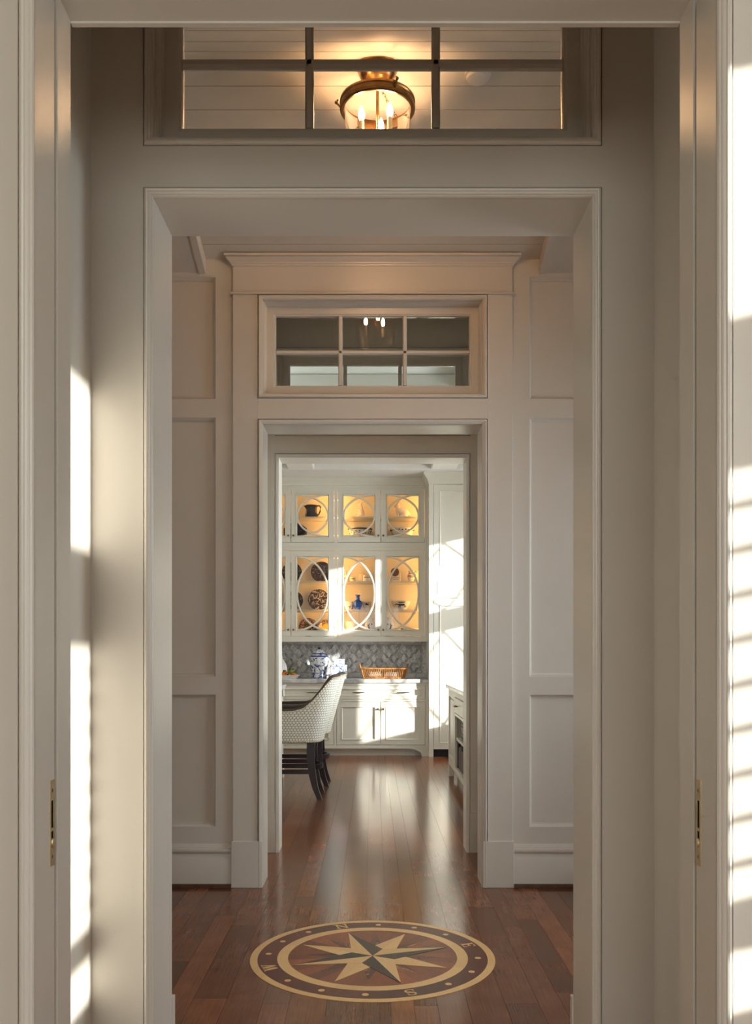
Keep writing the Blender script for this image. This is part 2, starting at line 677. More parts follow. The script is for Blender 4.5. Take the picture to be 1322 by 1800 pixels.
random.seed(21)
x = PX0
rows = []
while x < PX1 - 0.04:
    wdt = random.choice((0.082, 0.095, 0.108, 0.120, 0.132))
    x2 = min(PX1, x + wdt)
    if PX1 - x2 < 0.05:
        x2 = PX1
    rows.append((x, x2))
    x = x2
for x0, x1 in rows:
    yend = KB if min(abs(x0), abs(x1)) < 1.05 else 5.2
    y = 2.2
    first = True
    while y < yend - 0.01:
        L = random.uniform(0.55, 1.9)
        if first:
            L = random.uniform(0.3, 1.4)
            first = False
        y2 = min(yend, y + L)
        if yend - y2 < 0.35:
            y2 = yend
        plank(x0, x1, y, y2)
        y = y2
    if yend < KB:
        plank(x0, x1, yend, KB)


# ---- bead that frames each opening (profile as inset from outer edge, absolute y)
def bead_prof(yc, ycore):
    """yc = face of casing board; inset 0 at outer edge .. 0.023 at the jamb"""
    return [(0.0, ycore + 0.001), (0.0, yc + 0.001), (0.0015, yc - 0.006), (0.004, yc - 0.0105), (0.0075, yc - 0.0115), (0.0105, yc - 0.010),
            (0.0115, yc - 0.007), (0.0145, yc - 0.0065), (0.0175, yc - 0.004), (0.0185, yc - 0.001), (0.021, yc - 0.0005), (0.023, yc + 0.002), (0.023, ycore + 0.001)]


BW = 0.023


def transom(idx, yc, ycore, label_parent):
    """window_n: sash with six panes set in the opening above a doorway"""
    ys = yc + 0.066
    fr = MB()
    fr.rect(-HW, HW, TB, TT, [(0, ys - 0.012), (0.008, ys - 0.012), (0.013, ys - 0.004), (0.016, ys), (0.052, ys), (0.055, ys + 0.004), (0.060, ys + 0.005),
                              (0.063, ys + 0.014), (0.063, ys + 0.03), (0, ys + 0.03)], closed=True)
    win = struct(fr, 'window_%d' % idx, 'paint', smooth=True)
    gx, gz0, gz1 = HW - 0.063, TB + 0.063 - 0.022, TT - 0.063 + 0.008
    gz0, gz1 = TB + 0.063, TT - 0.063
    mz = 2.846
    mw = 0.0115
    for mx_ in (-gx / 3, gx / 3):
        m = MB()
        m.prism_z([(mx_ - mw, ys + 0.012), (mx_ - mw * 0.55, ys + 0.003), (mx_ + mw * 0.55, ys + 0.003), (mx_ + mw, ys + 0.012), (mx_ + mw, ys + 0.028), (mx_ - mw, ys + 0.028)], gz0, gz1)
        m.build('muntin', 'paint', win)
    m = MB()
    m.prism_x([(ys + 0.012, mz - mw), (ys + 0.003, mz - mw * 0.55), (ys + 0.003, mz + mw * 0.55), (ys + 0.012, mz + mw), (ys + 0.028, mz + mw), (ys + 0.028, mz - mw)], -gx, gx)
    m.build('muntin', 'paint', win)
    xs = [-gx, -gx / 3, gx / 3, gx]
    for i in range(3):
        for za, zb in ((gz0, mz), (mz, gz1)):
            p = MB()
            p.box(xs[i] + 0.003, xs[i + 1] - 0.003, ys + 0.018, ys + 0.021, za + 0.003, zb - 0.003)
            p.build('pane', 'pane_glass', win)
    bd = MB()
    bd.rect(-HW - BW, HW + BW, TB - BW, TT + BW, bead_prof(yc, ycore))
    bd.build('bead', 'paint', win, smooth=True)
    # inner stop steps
    st = MB()
    st.rect(-HW, HW, TB, TT, [(0, yc + 0.02), (0.004, yc + 0.02), (0.005, yc + 0.026), (0.008, yc + 0.028), (0.009, yc + 0.034), (0.012, yc + 0.038), (0.012, ys - 0.010)])
    st.build('stop', 'paint', win, smooth=True)
    return win


def core(wall, xl, xr, y0, y1, zt, has_transom=True):
    wall.box(xl, -HW, y0, y1, 0, zt)
    wall.box(HW, xr, y0, y1, 0, zt)
    if has_transom:
        wall.box(-HW, HW, y0, y1, HH, TB)
        wall.box(-HW, HW, y0, y1, TT, zt)
    else:
        wall.box(-HW, HW, y0, y1, HH, zt)


GAP = 0.0030

# ---- near wall with the pocket doors (front leaf, back leaf)
wall0 = MB()
cx0 = 0.005
for s in (-1, 1):
    a, b = sorted((cx0 + s * HW, s * 1.75))
    wall0.box(a, b, 1.575, 1.633, 0, 3.40)
    wall0.box(a, b, 1.689, Y0B, 0, 3.40)
    a, b = sorted((cx0 + s * (HW + BW + GAP), s * 1.75))
    wall0.box(a, b, Y0F, 1.575, 0, 3.40)
    a, b = sorted((s * 1.68, s * 1.75))
    wall0.box(a, b, 1.633, 1.689, 0, 3.40)
wall0.box(cx0 - HW, cx0 + HW, 1.575, 1.633, HH, 3.40)
wall0.box(cx0 - HW - BW, cx0 + HW + BW, Y0F, 1.575, HH + BW + GAP, 3.40)
wall0.box(cx0 - HW, cx0 + HW, 1.689, Y0B, HH, 3.40)
wall_near = struct(wall0, 'wall_near', 'paint')
bd = MB()
bd.rect(cx0 - HW - BW, cx0 + HW + BW, 0, HH + BW, bead_prof(Y0F, 1.575), door=True)
trim1 = struct(bd, 'trim_1', 'paint', smooth=True)
hd = MB()
hd.box(cx0 - HW, cx0 + HW, Y0B, Y0B + 0.012, HH - 0.004, HH + 0.12)
hd.build('head_fillet', 'paint', trim1)

# pocket doors, slid into the wall, with brass edge pulls
for s, side in ((-1, 'darker'), (1, 'sunny')):
    xe = cx0 + s * (HW + 0.0015)
    lab = ('white pocket door slid into wall, its edge beside the dim unlit casing' if s < 0 else
           'white pocket door slid into wall, its edge beside the sunlit striped casing')
    d = thing('pocket_door', lab, 'door', (xe + s * 0.3, 1.66, 0))
    sl = MB()
    a, b = sorted((xe, xe + s * 1.05))
    inn = xe + s * 0.016
    a2, b2 = sorted((inn, xe + s * 1.05))
    sl.box(a2, b2, 1.6365, 1.677, 0.006, 2.42)
    a, b = sorted((xe, inn))
    sl.box(a, b, 1.6365, 1.677, 0.006, 0.894)
    sl.box(a, b, 1.6365, 1.677, 0.977, 2.42)
    sl.box(a, b, 1.6365, 1.658, 0.894, 0.977)
    sl.box(a, b, 1.670, 1.677, 0.894, 0.977)
    sl.box(a, b, 1.658, 1.670, 0.922, 0.928)
    sl.build('slab', 'paint', d)
    # edge pull
    pl = MB()
    z0, z1 = 0.860, 1.014
    yc = 1.664
    a, b = sorted((xe + s * 0.001, xe - s * 0.0012))
    # plate with slot and finger hole left open: frame boxes
    yw = 0.0115
    pl.box(a, b, yc - yw, yc + yw, z0, 0.894)
    pl.box(a, b, yc - yw, yc - 0.006, 0.894, z1)
    pl.box(a, b, yc + 0.006, yc + yw, 0.894, z1)
    pl.box(a, b, yc - 0.006, yc + 0.006, 0.922, 0.928)
    pl.box(a, b, yc - 0.006, yc + 0.006, 0.977, z1)
    ep = pl.build('edge_pull', 'brass', d)
    for nm, za_, zb_ in (('slot', 0.928, 0.977), ('finger_recess', 0.894, 0.922)):
        cu = MB()                                   # open metal cup lining the mortise
        xi = xe + s * 0.0155
        ya_, yb_ = 1.6583, 1.6697
        cu.quad((xi, ya_, za_), (xi, yb_, za_), (xi, yb_, zb_), (xi, ya_, zb_))
        cu.quad((xe, ya_, za_), (xi, ya_, za_), (xi, ya_, zb_), (xe, ya_, zb_))
        cu.quad((xe, yb_, za_), (xi, yb_, za_), (xi, yb_, zb_), (xe, yb_, zb_))
        cu.quad((xe, ya_, za_ + 0.0002), (xi, ya_, za_ + 0.0002), (xi, yb_, za_ + 0.0002), (xe, yb_, za_ + 0.0002))
        cu.quad((xe, ya_, zb_ - 0.0002), (xi, ya_, zb_ - 0.0002), (xi, yb_, zb_ - 0.0002), (xe, yb_, zb_ - 0.0002))
        cu.build(nm, 'bronze', ep)
    lv = MB()
    lv.ball((xe - s * 0.001, yc, 0.901), 0.0035, 0.0058, 0.0085)
    lv.build('finger_lever', 'brass', ep, smooth='full')
    for zz in (0.876, 0.995):
        sc = MB()
        sc.ball((xe - s * 0.0012, yc, zz), 0.0009, 0.0035, 0.0035, 12, 6)
        sc.build('screw', 'bronze', ep, smooth='full')

# ---- little lobby between the near wall and the first cased opening
SX = 0.743
lob = MB()
lob.box(-SX - 0.1, -SX, Y0B, Y1F + 0.01, 0, 3.35)
struct(lob, 'wall_lobby_left', 'paint')
lob = MB()
lob.box(SX, SX + 0.1, Y0B, Y1F + 0.01, 0, 3.35)
struct(lob, 'wall_lobby_right', 'paint')
lob = MB()
lob.box(-SX - 0.1, SX + 0.1, Y0B, Y1F + 0.01, 3.35, 3.4)
struct(lob, 'ceiling_lobby', 'ceiling_paint')

# ---- first cased opening with transom
w1 = MB()
core(w1, -HX, HX, Y1F + 0.008, Y1B, 3.40)
g = HW + BW + GAP
for s in (-1, 1):
    a, b = sorted((s * g, s * SX))
    w1.box(a, b, Y1F, Y1F + 0.008, 0, 3.35)
w1.box(-g, g, Y1F, Y1F + 0.008, HH + BW + GAP, TB - BW - GAP)
w1.box(-g, g, Y1F, Y1F + 0.008, TT + BW + GAP, 3.35)
for s in (-1, 1):
    a, b = sorted((s * (HW + 0.004), s * 0.73))
    w1.box(a, b, Y1B, Y1B + 0.016, 0, 3.1)
wall_1 = struct(w1, 'wall_entry', 'paint')
bd = MB()
bd.rect(-HW - BW, HW + BW, 0, HH + BW, bead_prof(Y1F, Y1F + 0.008), door=True)
trim2 = struct(bd, 'trim_2', 'paint', smooth=True)
for s in (-1, 1):
    pb = MB()
    a, b = sorted((s * (HW - 0.004), s * 0.735))
    pb.box(a, b, Y1B, Y1B + 0.026, 0, 0.245)
    pb.build('plinth_block', 'paint', trim2, bevel=0.002)
transom(1, Y1F, Y1F + 0.008, wall_1)

# ---- hall far wall, second cased opening
YP = 4.898                       # face of the panelled stiles
w2 = MB()
core(w2, -HX, HX, 4.925, Y2B, 3.72)
wall_2 = struct(w2, 'wall_hall', 'paint')
cs = MB()
for s in (-1, 1):
    a, b = sorted((s * g, s * 0.737))
    cs.box(a, b, Y2F, 4.93, 0.2, 3.13)
cs.box(-g, g, Y2F, 4.93, HH + BW + GAP, TB - BW - GAP)
casing2 = struct(cs, 'trim_3', 'paint', bevel=0.0012)
bd = MB()
bd.rect(-HW - BW, HW + BW, 0, HH + BW, bead_prof(Y2F, 4.925), door=True)
bd.build('bead', 'paint', casing2, smooth=True)
for s in (-1, 1):
    pb = MB()
    a, b = sorted((s * (HW + 0.001), s * 0.745))
    pb.box(a, b, Y2F - 0.010, 4.93, 0, 0.245)
    pb.build('plinth_block', 'paint', casing2, bevel=0.0025)
m = MB()
m.box(-0.737, 0.737, Y2F, 4.93, 3.137, 3.285)
m.build('frieze', 'paint', casing2, bevel=0.001)
m = MB()
m.box(-0.752, 0.752, Y2F - 0.013, 4.93, 3.126, 3.137)
m.build('fillet', 'paint', casing2, bevel=0.004)
# crown with returns: profile swept round three sides
pr = [(0.0, 3.275), (0.006, 3.277), (0.007, 3.284), (0.012, 3.287), (0.013, 3.293), (0.022, 3.300), (0.030, 3.309), (0.035, 3.316), (0.041, 3.318), (0.041, 3.330), (0.0, 3.331)]
cr = MB()
n0 = len(cr.v)
for o_, z in pr:
    cr.v += [(-0.737 - o_, 4.93, z), (-0.737 - o_, Y2F - o_, z), (0.737 + o_, Y2F - o_, z), (0.737 + o_, 4.93, z)]
for i in range(len(pr) - 1):
    for c in range(3):
        cr.f.append((i * 4 + c, i * 4 + c + 1, i * 4 + 5 + c, i * 4 + 4 + c))
cr.build('crown', 'paint', casing2, smooth=True)
transom(2, Y2F, 4.925, wall_2)

# wainscot: stiles and rails proud of the panel field, ogee round each panel
PXI, PXO = 0.8286, 2.0
panels = [(2.579, 3.229), (1.109, 2.485), (0.314, 1.018)]
for s in (-1, 1):
    fr = MB()
    a, b = sorted((s * 0.735, s * PXI))
    fr.box(a, b, YP, 4.926, 0, 3.4)
    a, b = sorted((s * PXO, s * HX))
    fr.box(a, b, YP, 4.926, 0, 3.4)
    a, b = sorted((s * PXI, s * PXO))
    for za, zb in ((3.229, 3.4), (2.485, 2.579), (1.018, 1.109), (0.0, 0.314)):
        fr.box(a, b, YP, 4.926, za, zb)
    fo = fr.build('panel_frame', 'paint', wall_2)
    for za, zb in panels:
        mo = MB()
        mo.rect(a, b, za, zb, [(0, YP), (0.003, YP + 0.001), (0.004, YP + 0.004), (0.009, YP + 0.009), (0.013, YP + 0.018), (0.018, YP + 0.020), (0.019, YP + 0.0263)])
        mo.build('panel_moulding', 'paint', fo, smooth=True)
        pn = MB()
        pn.box(a + 0.0, b - 0.0, YP + 0.026, 4.9262, za, zb)
        pn.build('wall_panel', 'paint', fo)
    bb = MB()
    a, b = sorted((s * 0.744, s * HX))
    pr = [(YP + 0.001, 0.0), (YP - 0.020, 0.0), (YP - 0.020, 0.146), (YP - 0.014, 0.156), (YP - 0.012, 0.176), (YP - 0.020, 0.186), (YP - 0.022, 0.194), (YP - 0.020, 0.202),
          (YP - 0.012, 0.204), (YP - 0.012, 0.207), (YP - 0.010, 0.214), (YP - 0.004, 0.226), (YP + 0.001, 0.228)]
    bb.prism_x(pr, a, b)
    bo = struct(bb, 'baseboard_hall_left' if s < 0 else 'baseboard_hall_right', 'paint', smooth=True)
    sh = MB()
    sh.prism_x([(YP - 0.019, 0), (YP - 0.036, 0), (YP - 0.036, 0.010), (YP - 0.031, 0.018), (YP - 0.019, 0.020)], a, b)
    sh.build('shoe_moulding', 'shoe_wood', bo, smooth=True)

# ---- hall side walls (right one with a glazed garden door) and ceiling
hs = MB()
hs.box(-HX - 0.1, -HX, Y1F, Y2B, 0, 3.72)
struct(hs, 'wall_hall_left', 'paint')
hs = MB()
hs.box(HX, HX + 0.1, Y1F, 3.1, 0, 3.72)
hs.box(HX, HX + 0.1, 4.5, Y2B, 0, 3.72)
hs.box(HX, HX + 0.1, 3.1, 4.5, 3.0, 3.72)
struct(hs, 'wall_hall_right', 'paint')


def side_window(idx, X, y0, y1, z0, z1, th, muntins_y=0, muntins_z=0, diamond=False, mat='paint'):
    """framed glazed window in a wall that faces X; returns the window object"""
    f = MB()
    t = 0.06
    f.box(X, X + th, y0, y0 + t, z0, z1)
    f.box(X, X + th, y1 - t, y1, z0, z1)
    f.box(X, X + th, y0 + t, y1 - t, z0, z0 + t)
    f.box(X, X + th, y0 + t, y1 - t, z1 - t, z1)
    o = struct(f, 'window_%d' % idx, mat)
    ya, yb, za, zb = y0 + t, y1 - t, z0 + t, z1 - t
    xm = X + th / 2
    for i in range(muntins_y):
        yy = ya + (yb - ya) * (i + 1) / (muntins_y + 1)
        MB().box(xm - 0.012, xm + 0.012, yy - 0.011, yy + 0.011, za, zb).build('muntin', mat, o)
    for i in range(muntins_z):
        zz = za + (zb - za) * (i + 1) / (muntins_z + 1)
        MB().box(xm - 0.012, xm + 0.012, ya, yb, zz - 0.011, zz + 0.011).build('muntin', mat, o)
    MB().box(xm - 0.002, xm + 0.002, ya, yb, za, zb).build('pane', 'pane_glass', o)
    return o, (xm, ya, yb, za, zb)


side_window(5, HX + 0.02, 3.1, 4.5, 0.02, 3.0, 0.05, 1, 4)
gw = MB()
gw.box(6.0, 6.25, 0.2, 6.3, -0.1, 4.2)  # unseen wall added to block sun from the hall and wide kitchen windows
struct(gw, 'wall_sun_block', 'sun_block_wall')
gg = MB()
gg.box(-9, 12, -9, 18, -0.35, -0.12)
struct(gg, 'ground', 'outside_ground')

# vaulted hall ceiling: boards on two slopes between two ribs
RY, RZ = 3.78, 3.655
EY, EZ = 4.905, 3.318
RX = 0.885
hc = MB()
t_ = 0.03
for sgn in (1, -1):
    ye = EY + 0.03 if sgn > 0 else 2 * RY - EY - 0.03
    ze = RZ + (EZ - RZ) * abs(ye - RY) / (EY - RY)
    poly = [(RY, RZ + 0.016), (ye, ze + 0.016), (ye, ze + 0.07), (RY, RZ + 0.09)]
    hc.prism_x(poly, -RX, RX)
ceiling_hall = struct(hc, 'ceiling_hall', 'ceiling_paint')
nb = 10
for sgn in (1, -1):
    for i in range(nb):
        a, b = i / nb, (i + 1) / nb
        L = EY - RY
        ya, yb = RY + sgn * L * a, RY + sgn * L * b
        za, zb = RZ + (EZ - RZ) * a, RZ + (EZ - RZ) * b
        gp = 0.003 * sgn
        bo = MB()
        bo.prism_x([(ya + gp * 0.3, za), (yb - gp, zb + 0.0008), (yb - gp, zb + 0.016), (ya + gp * 0.3, za + 0.016)], -RX, RX)
        bo.build('ceiling_board', 'ceiling_paint', ceiling_hall)
for s in (-1, 1):
    for sgn in (1, -1):
        ye = EY + 0.02 if sgn > 0 else 2 * RY - EY - 0.02
        ze = RZ + (EZ - RZ) * abs(ye - RY) / (EY - RY)
        rb = MB()
        a, b = sorted((s * (RX - 0.002), s * (RX + 0.032)))
        rb.prism_x([(RY, RZ - 0.080), (ye, ze - 0.080), (ye, ze + 0.05), (RY, RZ + 0.05)], a, b)
        rb.build('ceiling_rib', 'ceiling_paint', ceiling_hall)
        sp = MB()
        a, b = sorted((s * (RX + 0.032), s * HX))
        sp.prism_x([(RY, RZ - 0.072), (ye, ze - 0.072), (ye, ze + 0.03), (RY, RZ + 0.03)], a, b)
        sp.build('ceiling_panel', 'ceiling_paint', ceiling_hall)

# ---- second lobby
for s, nm in ((-1, 'wall_passage_left'), (1, 'wall_passage_right')):
    lob = MB()
    a, b = sorted((s * SX, s * (SX + 0.1)))
    lob.box(a, b, Y2B, Y3F + 0.01, 0, 3.35)
    struct(lob, nm, 'paint')
lob = MB()
lob.box(-SX - 0.1, SX + 0.1, Y2B, Y3F + 0.01, 3.3, 3.4)
struct(lob, 'ceiling_passage', 'ceiling_paint')

# ---- third cased opening into the kitchen
w3 = MB()
core(w3, KL - 0.1, KR + 0.1, Y3F + 0.01, Y3B, 3.6)
for s in (-1, 1):
    a, b = sorted((s * g, s * SX))
    w3.box(a, b, Y3F, Y3F + 0.01, 0, 3.3)
w3.box(-g, g, Y3F, Y3F + 0.01, HH + BW + GAP, TB - BW - GAP)
w3.box(-g, g, Y3F, Y3F + 0.01, TT + BW + GAP, 3.3)
wall_3 = struct(w3, 'wall_kitchen_front', 'paint')
bd = MB()
bd.rect(-HW - BW, HW + BW, 0, HH + BW, bead_prof(Y3F, Y3F + 0.01), door=True)
trim4 = struct(bd, 'trim_4', 'paint', smooth=True)
for s in (-1, 1):
    pb = MB()
    a, b = sorted((s * (HW + 0.0225), s * (SX - 0.001)))
    pb.box(a, b, Y3F - 0.006, Y3F + 0.011, 0, 0.245)
    pb.build('plinth_block', 'paint', trim4, bevel=0.001)
transom(3, Y3F, Y3F + 0.01, wall_3)

# ---- kitchen shell
kw = MB()
kw.box(KL - 0.1, KR + 0.1, KB, KB + 0.12, 0, 3.6)
wall_kb = struct(kw, 'wall_kitchen_back', 'cabinet_paint')
kw = MB()
kw.box(KL - 0.12, KL, Y3B, KB, 0, 3.6)
struct(kw, 'wall_kitchen_left', 'cabinet_paint')
# right wall: a wide window, and the diamond-glazed garden door the sun comes through
SW = (9.36, 10.62, 0.62, 2.90)
kw = MB()
KW = (6.4, 8.6, 0.75, 2.75)
kw.box(KR, KR + 0.12, Y3B, KW[0], 0, 3.6)
kw.box(KR, KR + 0.12, KW[1], SW[0], 0, 3.6)
kw.box(KR, KR + 0.12, KW[0], KW[1], 0, KW[2])
kw.box(KR, KR + 0.12, KW[0], KW[1], KW[3], 3.6)
kw.box(KR, KR + 0.12, SW[0], SW[1], 0, SW[2])
kw.box(KR, KR + 0.12, SW[0], SW[1], SW[3], 3.6)
kw.box(KR, KR + 0.12, SW[1], KB, 0, 3.6)
struct(kw, 'wall_kitchen_right', 'cabinet_paint')
side_window(7, KR + 0.03, *KW, 0.06, 2, 1)
wo, (xm, ya, yb, za, zb) = side_window(8, KR + 0.03, *SW, 0.06, 0, 0)
zt_ = 1.92
MB().box(xm - 0.02, xm + 0.02, ya, yb, zt_ - 0.12, zt_ + 0.12).build('meeting_rail', 'paint', wo)


def bar_yz(p, q, r):
    mb = MB()
    mb.tube([(xm, p[0], p[1]), (xm, q[0], q[1])], r, 6)
    return mb


for (zlo, zhi) in ((za, zt_ - 0.12), (zt_ + 0.12, zb)):
    for k in range(2):
        y_a = ya + (yb - ya) * k / 2
        y_b = ya + (yb - ya) * (k + 1) / 2
        bar_yz((y_a, zlo), (y_b, zhi), 0.014).build('muntin', 'paint', wo)
        bar_yz((y_a, zhi), (y_b, zlo), 0.014).build('muntin', 'paint', wo)

# coffered kitchen ceiling
kc = MB()
kc.box(KL - 0.1, KR + 0.1, Y3B, KB, KC + 0.13, KC + 0.2)
ceiling_k = struct(kc, 'ceiling_kitchen', 'white_ceiling')
bx_ = [(-3.0, -2.7), (-0.975, -0.675), (0.675, 0.975), (2.0, 2.2)]
by_ = [(10.72, KB), (9.0, 9.3), (7.45, 7.75), (Y3B, 6.2)]
for a, b in by_:
    MB().box(KL, KR, a, b, KC, KC + 0.131).build('ceiling_beam', 'white_ceiling', ceiling_k, bevel=0.012)
ys_ = sorted(by_)
for a, b in bx_:
    for i in range(len(ys_) - 1):
        MB().box(a, b, ys_[i][1] - 0.0, ys_[i + 1][0] + 0.0, KC, KC + 0.131).build('ceiling_beam', 'white_ceiling', ceiling_k, bevel=0.012)
# ---- study behind the camera
st = MB()
st.box(-2.2, -2.1, -2.6, 1.8, 0, 2.95)
struct(st, 'wall_study_left', 'study_wall')
st = MB()
st.box(-2.2, -1.1, -2.7, -2.6, 0, 2.95)
st.box(1.1, 1.9, -2.7, -2.6, 0, 2.95)
st.box(-1.1, 1.1, -2.7, -2.6, 0, 0.6)
st.box(-1.1, 1.1, -2.7, -2.6, 2.5, 2.95)
struct(st, 'wall_study_back', 'study_wall')
bw_ = MB()
bw_.rect(-1.1, 1.1, 0.6, 2.5, [(0, -2.68), (0, -2.62), (0.06, -2.62), (0.06, -2.68)], closed=True)
wbk = struct(bw_, 'window_11', 'paint')
for xx in (-0.36, 0.36):
    MB().box(xx - 0.012, xx + 0.012, -2.665, -2.635, 0.66, 2.44).build('muntin', 'paint', wbk)
MB().box(-1.04, 1.04, -2.665, -2.635, 1.54, 1.565).build('muntin', 'paint', wbk)
MB().box(-1.04, 1.04, -2.652, -2.648, 0.66, 2.44).build('pane', 'pane_glass', wbk)
WY0, WY1, WZ0, WZ1 = 0.42, 1.42, 0.82, 2.54
st = MB()
st.box(1.70, 1.80, -2.6, WY0, 0, 2.95)
st.box(1.70, 1.80, WY1, 1.8, 0, 2.95)
st.box(1.70, 1.80, WY0, WY1, 0, WZ0)
st.box(1.70, 1.80, WY0, WY1, WZ1, 2.95)
struct(st, 'wall_study_right', 'study_wall')
st = MB()
st.box(-2.2, 1.9, -2.7, 1.8, 2.95, 3.05)
struct(st, 'ceiling_study', 'ceiling_paint')
st = MB()
st.box(-2.2, -1.74, 1.567, 1.762, 0, 2.95)
struct(st, 'wall_study_corner', 'study_wall')
so, (xm2, sya, syb, sza, szb) = side_window(10, 1.72, WY0, WY1, WZ0, WZ1, 0.05, 0, 0)
MB().box(1.735, 1.765, sya, syb, 1.80, 2.06).build('meeting_rail', 'paint', so)
MB().box(1.735, 1.765, sya, syb, 0.985, 1.075).build('shutter_rail', 'paint', so)
for i in range(9):
    zc = 1.125 + i * 0.076
    lv = MB()
    a = math.radians(32)
    c_, s_ = math.cos(a) * 0.027, math.sin(a) * 0.027
    lv.prism_y([(1.70 - c_, zc - s_), (1.70 + c_, zc + s_), (1.703 + c_, zc + s_ - 0.005), (1.703 - c_, zc - s_ - 0.005)], sya, syb)
    lv.build('louvre', 'paint', so)

# ================================================================ COMPASS INLAY
CY = 3.780
cp = thing('compass_inlay', 'round compass rose of inlaid light and dark woods lettered N E S W', 'floor inlay', (0, CY, 0))
ROT = math.radians(19.0)


def pol(r, deg):
    """deg measured counter-clockwise from compass north"""
    a = ROT + math.radians(deg)
    return (-r * math.sin(a), CY + r * math.cos(a))


def ring(r0, r1, z, name, mat, d0=0, d1=360, n=72):
    mb = MB()
    pts = [pol(r1, d0 + (d1 - d0) * i / n) for i in range(n + 1)]
    pin = [pol(r0, d0 + (d1 - d0) * i / n) for i in range(n + 1)]
    k = len(mb.v)
    mb.v += [(x, y, z) for x, y in pts] + [(x, y, z) for x, y in pin] + [(x, y, 0) for x, y in pts] + [(x, y, 0) for x, y in pin]
    q = n + 1
    for i in range(n):
        mb.f.append((i, i + 1, q + i + 1, q + i))
        mb.f.append((i, 2 * q + i, 2 * q + i + 1, i + 1))
        mb.f.append((q + i, q + i + 1, 3 * q + i + 1, 3 * q + i))
    return mb.build(name, mat, cp)


for k in range(8):
    ring(0.467, 0.497, 0.0016, 'outer_band', 'maple', k * 45 + 12, k * 45 + 57, 14)
    ring(0.387, 0.4675, 0.0014, 'letter_band', 'mahogany', k * 45 + 22, k * 45 + 67, 14)
    ring(0.349, 0.3875, 0.0016, 'inner_band', 'maple', k * 45 + 4, k * 45 + 49, 14)
ring(0.344, 0.3492, 0.0018, 'string_line', 'maple', 0, 360, 96)
for k in range(32):
    ring(0.001, 0.3445, 0.0010, 'ray_wedge', 'walnut_ray', k * 11.25, (k + 1) * 11.25, 4)


def tri(pts, z, name, mat):
    mb = MB()
    mb.prism_z(pts, 0.0, z)
    return mb.build(name, mat, cp)


O = (0.0, CY)
for k in range(8):
    a = 22.5 + 45 * k
    tri([pol(0.10, a), pol(0.125, a + 17), pol(0.275, a)], 0.0012, 'minor_point', 'mahogany')
    tri([pol(0.10, a), pol(0.275, a), pol(0.125, a - 17)], 0.0012, 'minor_point', 'spalted')
for k in range(4):
    a = 45 + 90 * k
    tri([O, pol(0.132, a + 22.5), pol(0.326, a)], 0.0016, 'ordinal_point', 'maple')
    tri([O, pol(0.326, a), pol(0.132, a - 22.5)], 0.0017, 'ordinal_point', 'maple')
for k in range(4):
    a = 90 * k
    # light half on the counter-clockwise side, dark half clockwise (as seen for N)
    tri([O, pol(0.096, a + 45), pol(0.327, a)], 0.0022, 'cardinal_point', 'maple')
    tri([O, pol(0.327, a), pol(0.096, a - 45)], 0.0022, 'cardinal_point', 'wenge')
for k in range(4):
    for d in (22.5, 45, 67.5):
        x, y = pol(0.428, k * 90 + d)
        mb = MB()
        mb.prism_z([(x + 0.0125 * math.cos(t * math.pi / 10), y + 0.0125 * math.sin(t * math.pi / 10)) for t in range(20)], 0, 0.0022)
        mb.build('dot', 'maple', cp)


def letter(deg, polys, name):
    """polys in letter space: x right, y up, height 1; top points outwards"""
    mb = MB()
    H = 0.056
    for P in polys:
        pts = []
        for lx, ly in P:
            a = ROT + math.radians(deg)
            r = 0.400 + ly * H
            tx = lx * H
            px = -r * math.sin(a) + tx * math.cos(a)
            py = CY + r * math.cos(a) + tx * math.sin(a)
            pts.append((px, py))
        mb.prism_z(pts, 0, 0.0024)
    mb.build(name, 'maple', cp)


def bar(x0, y0, x1, y1, w_):
    dx, dy = x1 - x0, y1 - y0
    L = math.hypot(dx, dy)
    nx, ny = -dy / L * w_ / 2, dx / L * w_ / 2
    return [(x0 + nx, y0 + ny), (x0 - nx, y0 - ny), (x1 - nx, y1 - ny), (x1 + nx, y1 + ny)]


letter(0, [bar(-0.36, 0, -0.36, 1, 0.13), bar(0.36, 0, 0.36, 1, 0.13), [(-0.44, 1), (-0.22, 1), (0.43, 0), (0.24, 0)],
           bar(-0.56, 0.97, -0.24, 0.97, 0.08), bar(-0.54, 0.03, -0.20, 0.03, 0.08), bar(0.18, 0.97, 0.54, 0.97, 0.08)], 'letter_n')
letter(-90, [bar(-0.22, 0, -0.22, 1, 0.2), bar(-0.40, 0.95, 0.34, 0.95, 0.1), bar(-0.40, 0.05, 0.36, 0.05, 0.1), bar(-0.2, 0.52, 0.18, 0.52, 0.09),
             bar(0.31, 0.74, 0.31, 1.0, 0.08), bar(0.33, 0.0, 0.33, 0.28, 0.08), bar(0.17, 0.40, 0.17, 0.64, 0.08)], 'letter_e')
letter(90, [[(-0.60, 1), (-0.38, 1), (-0.17, 0), (-0.33, 0)], [(-0.06, 1), (0.04, 1), (-0.17, 0), (-0.27, 0)], [(-0.08, 1), (0.14, 1), (0.33, 0), (0.17, 0)],
            [(0.44, 1), (0.54, 1), (0.33, 0), (0.24, 0)], bar(-0.70, 0.97, -0.28, 0.97, 0.07), bar(-0.18, 0.97, 0.2, 0.97, 0.07), bar(0.36, 0.97, 0.66, 0.97, 0.07)], 'letter_w')
sp_ = []
for t in range(15):
    a = math.radians(20 + t * 250 / 14)
    sp_.append((0.26 * math.cos(a), 0.745 + 0.215 * math.sin(a)))
for t in range(15):
    a = math.radians(90 - t * 250 / 14)
    sp_.append((0.29 * math.cos(a) + 0.0, 0.265 + 0.225 * math.sin(a)))
spoly = []
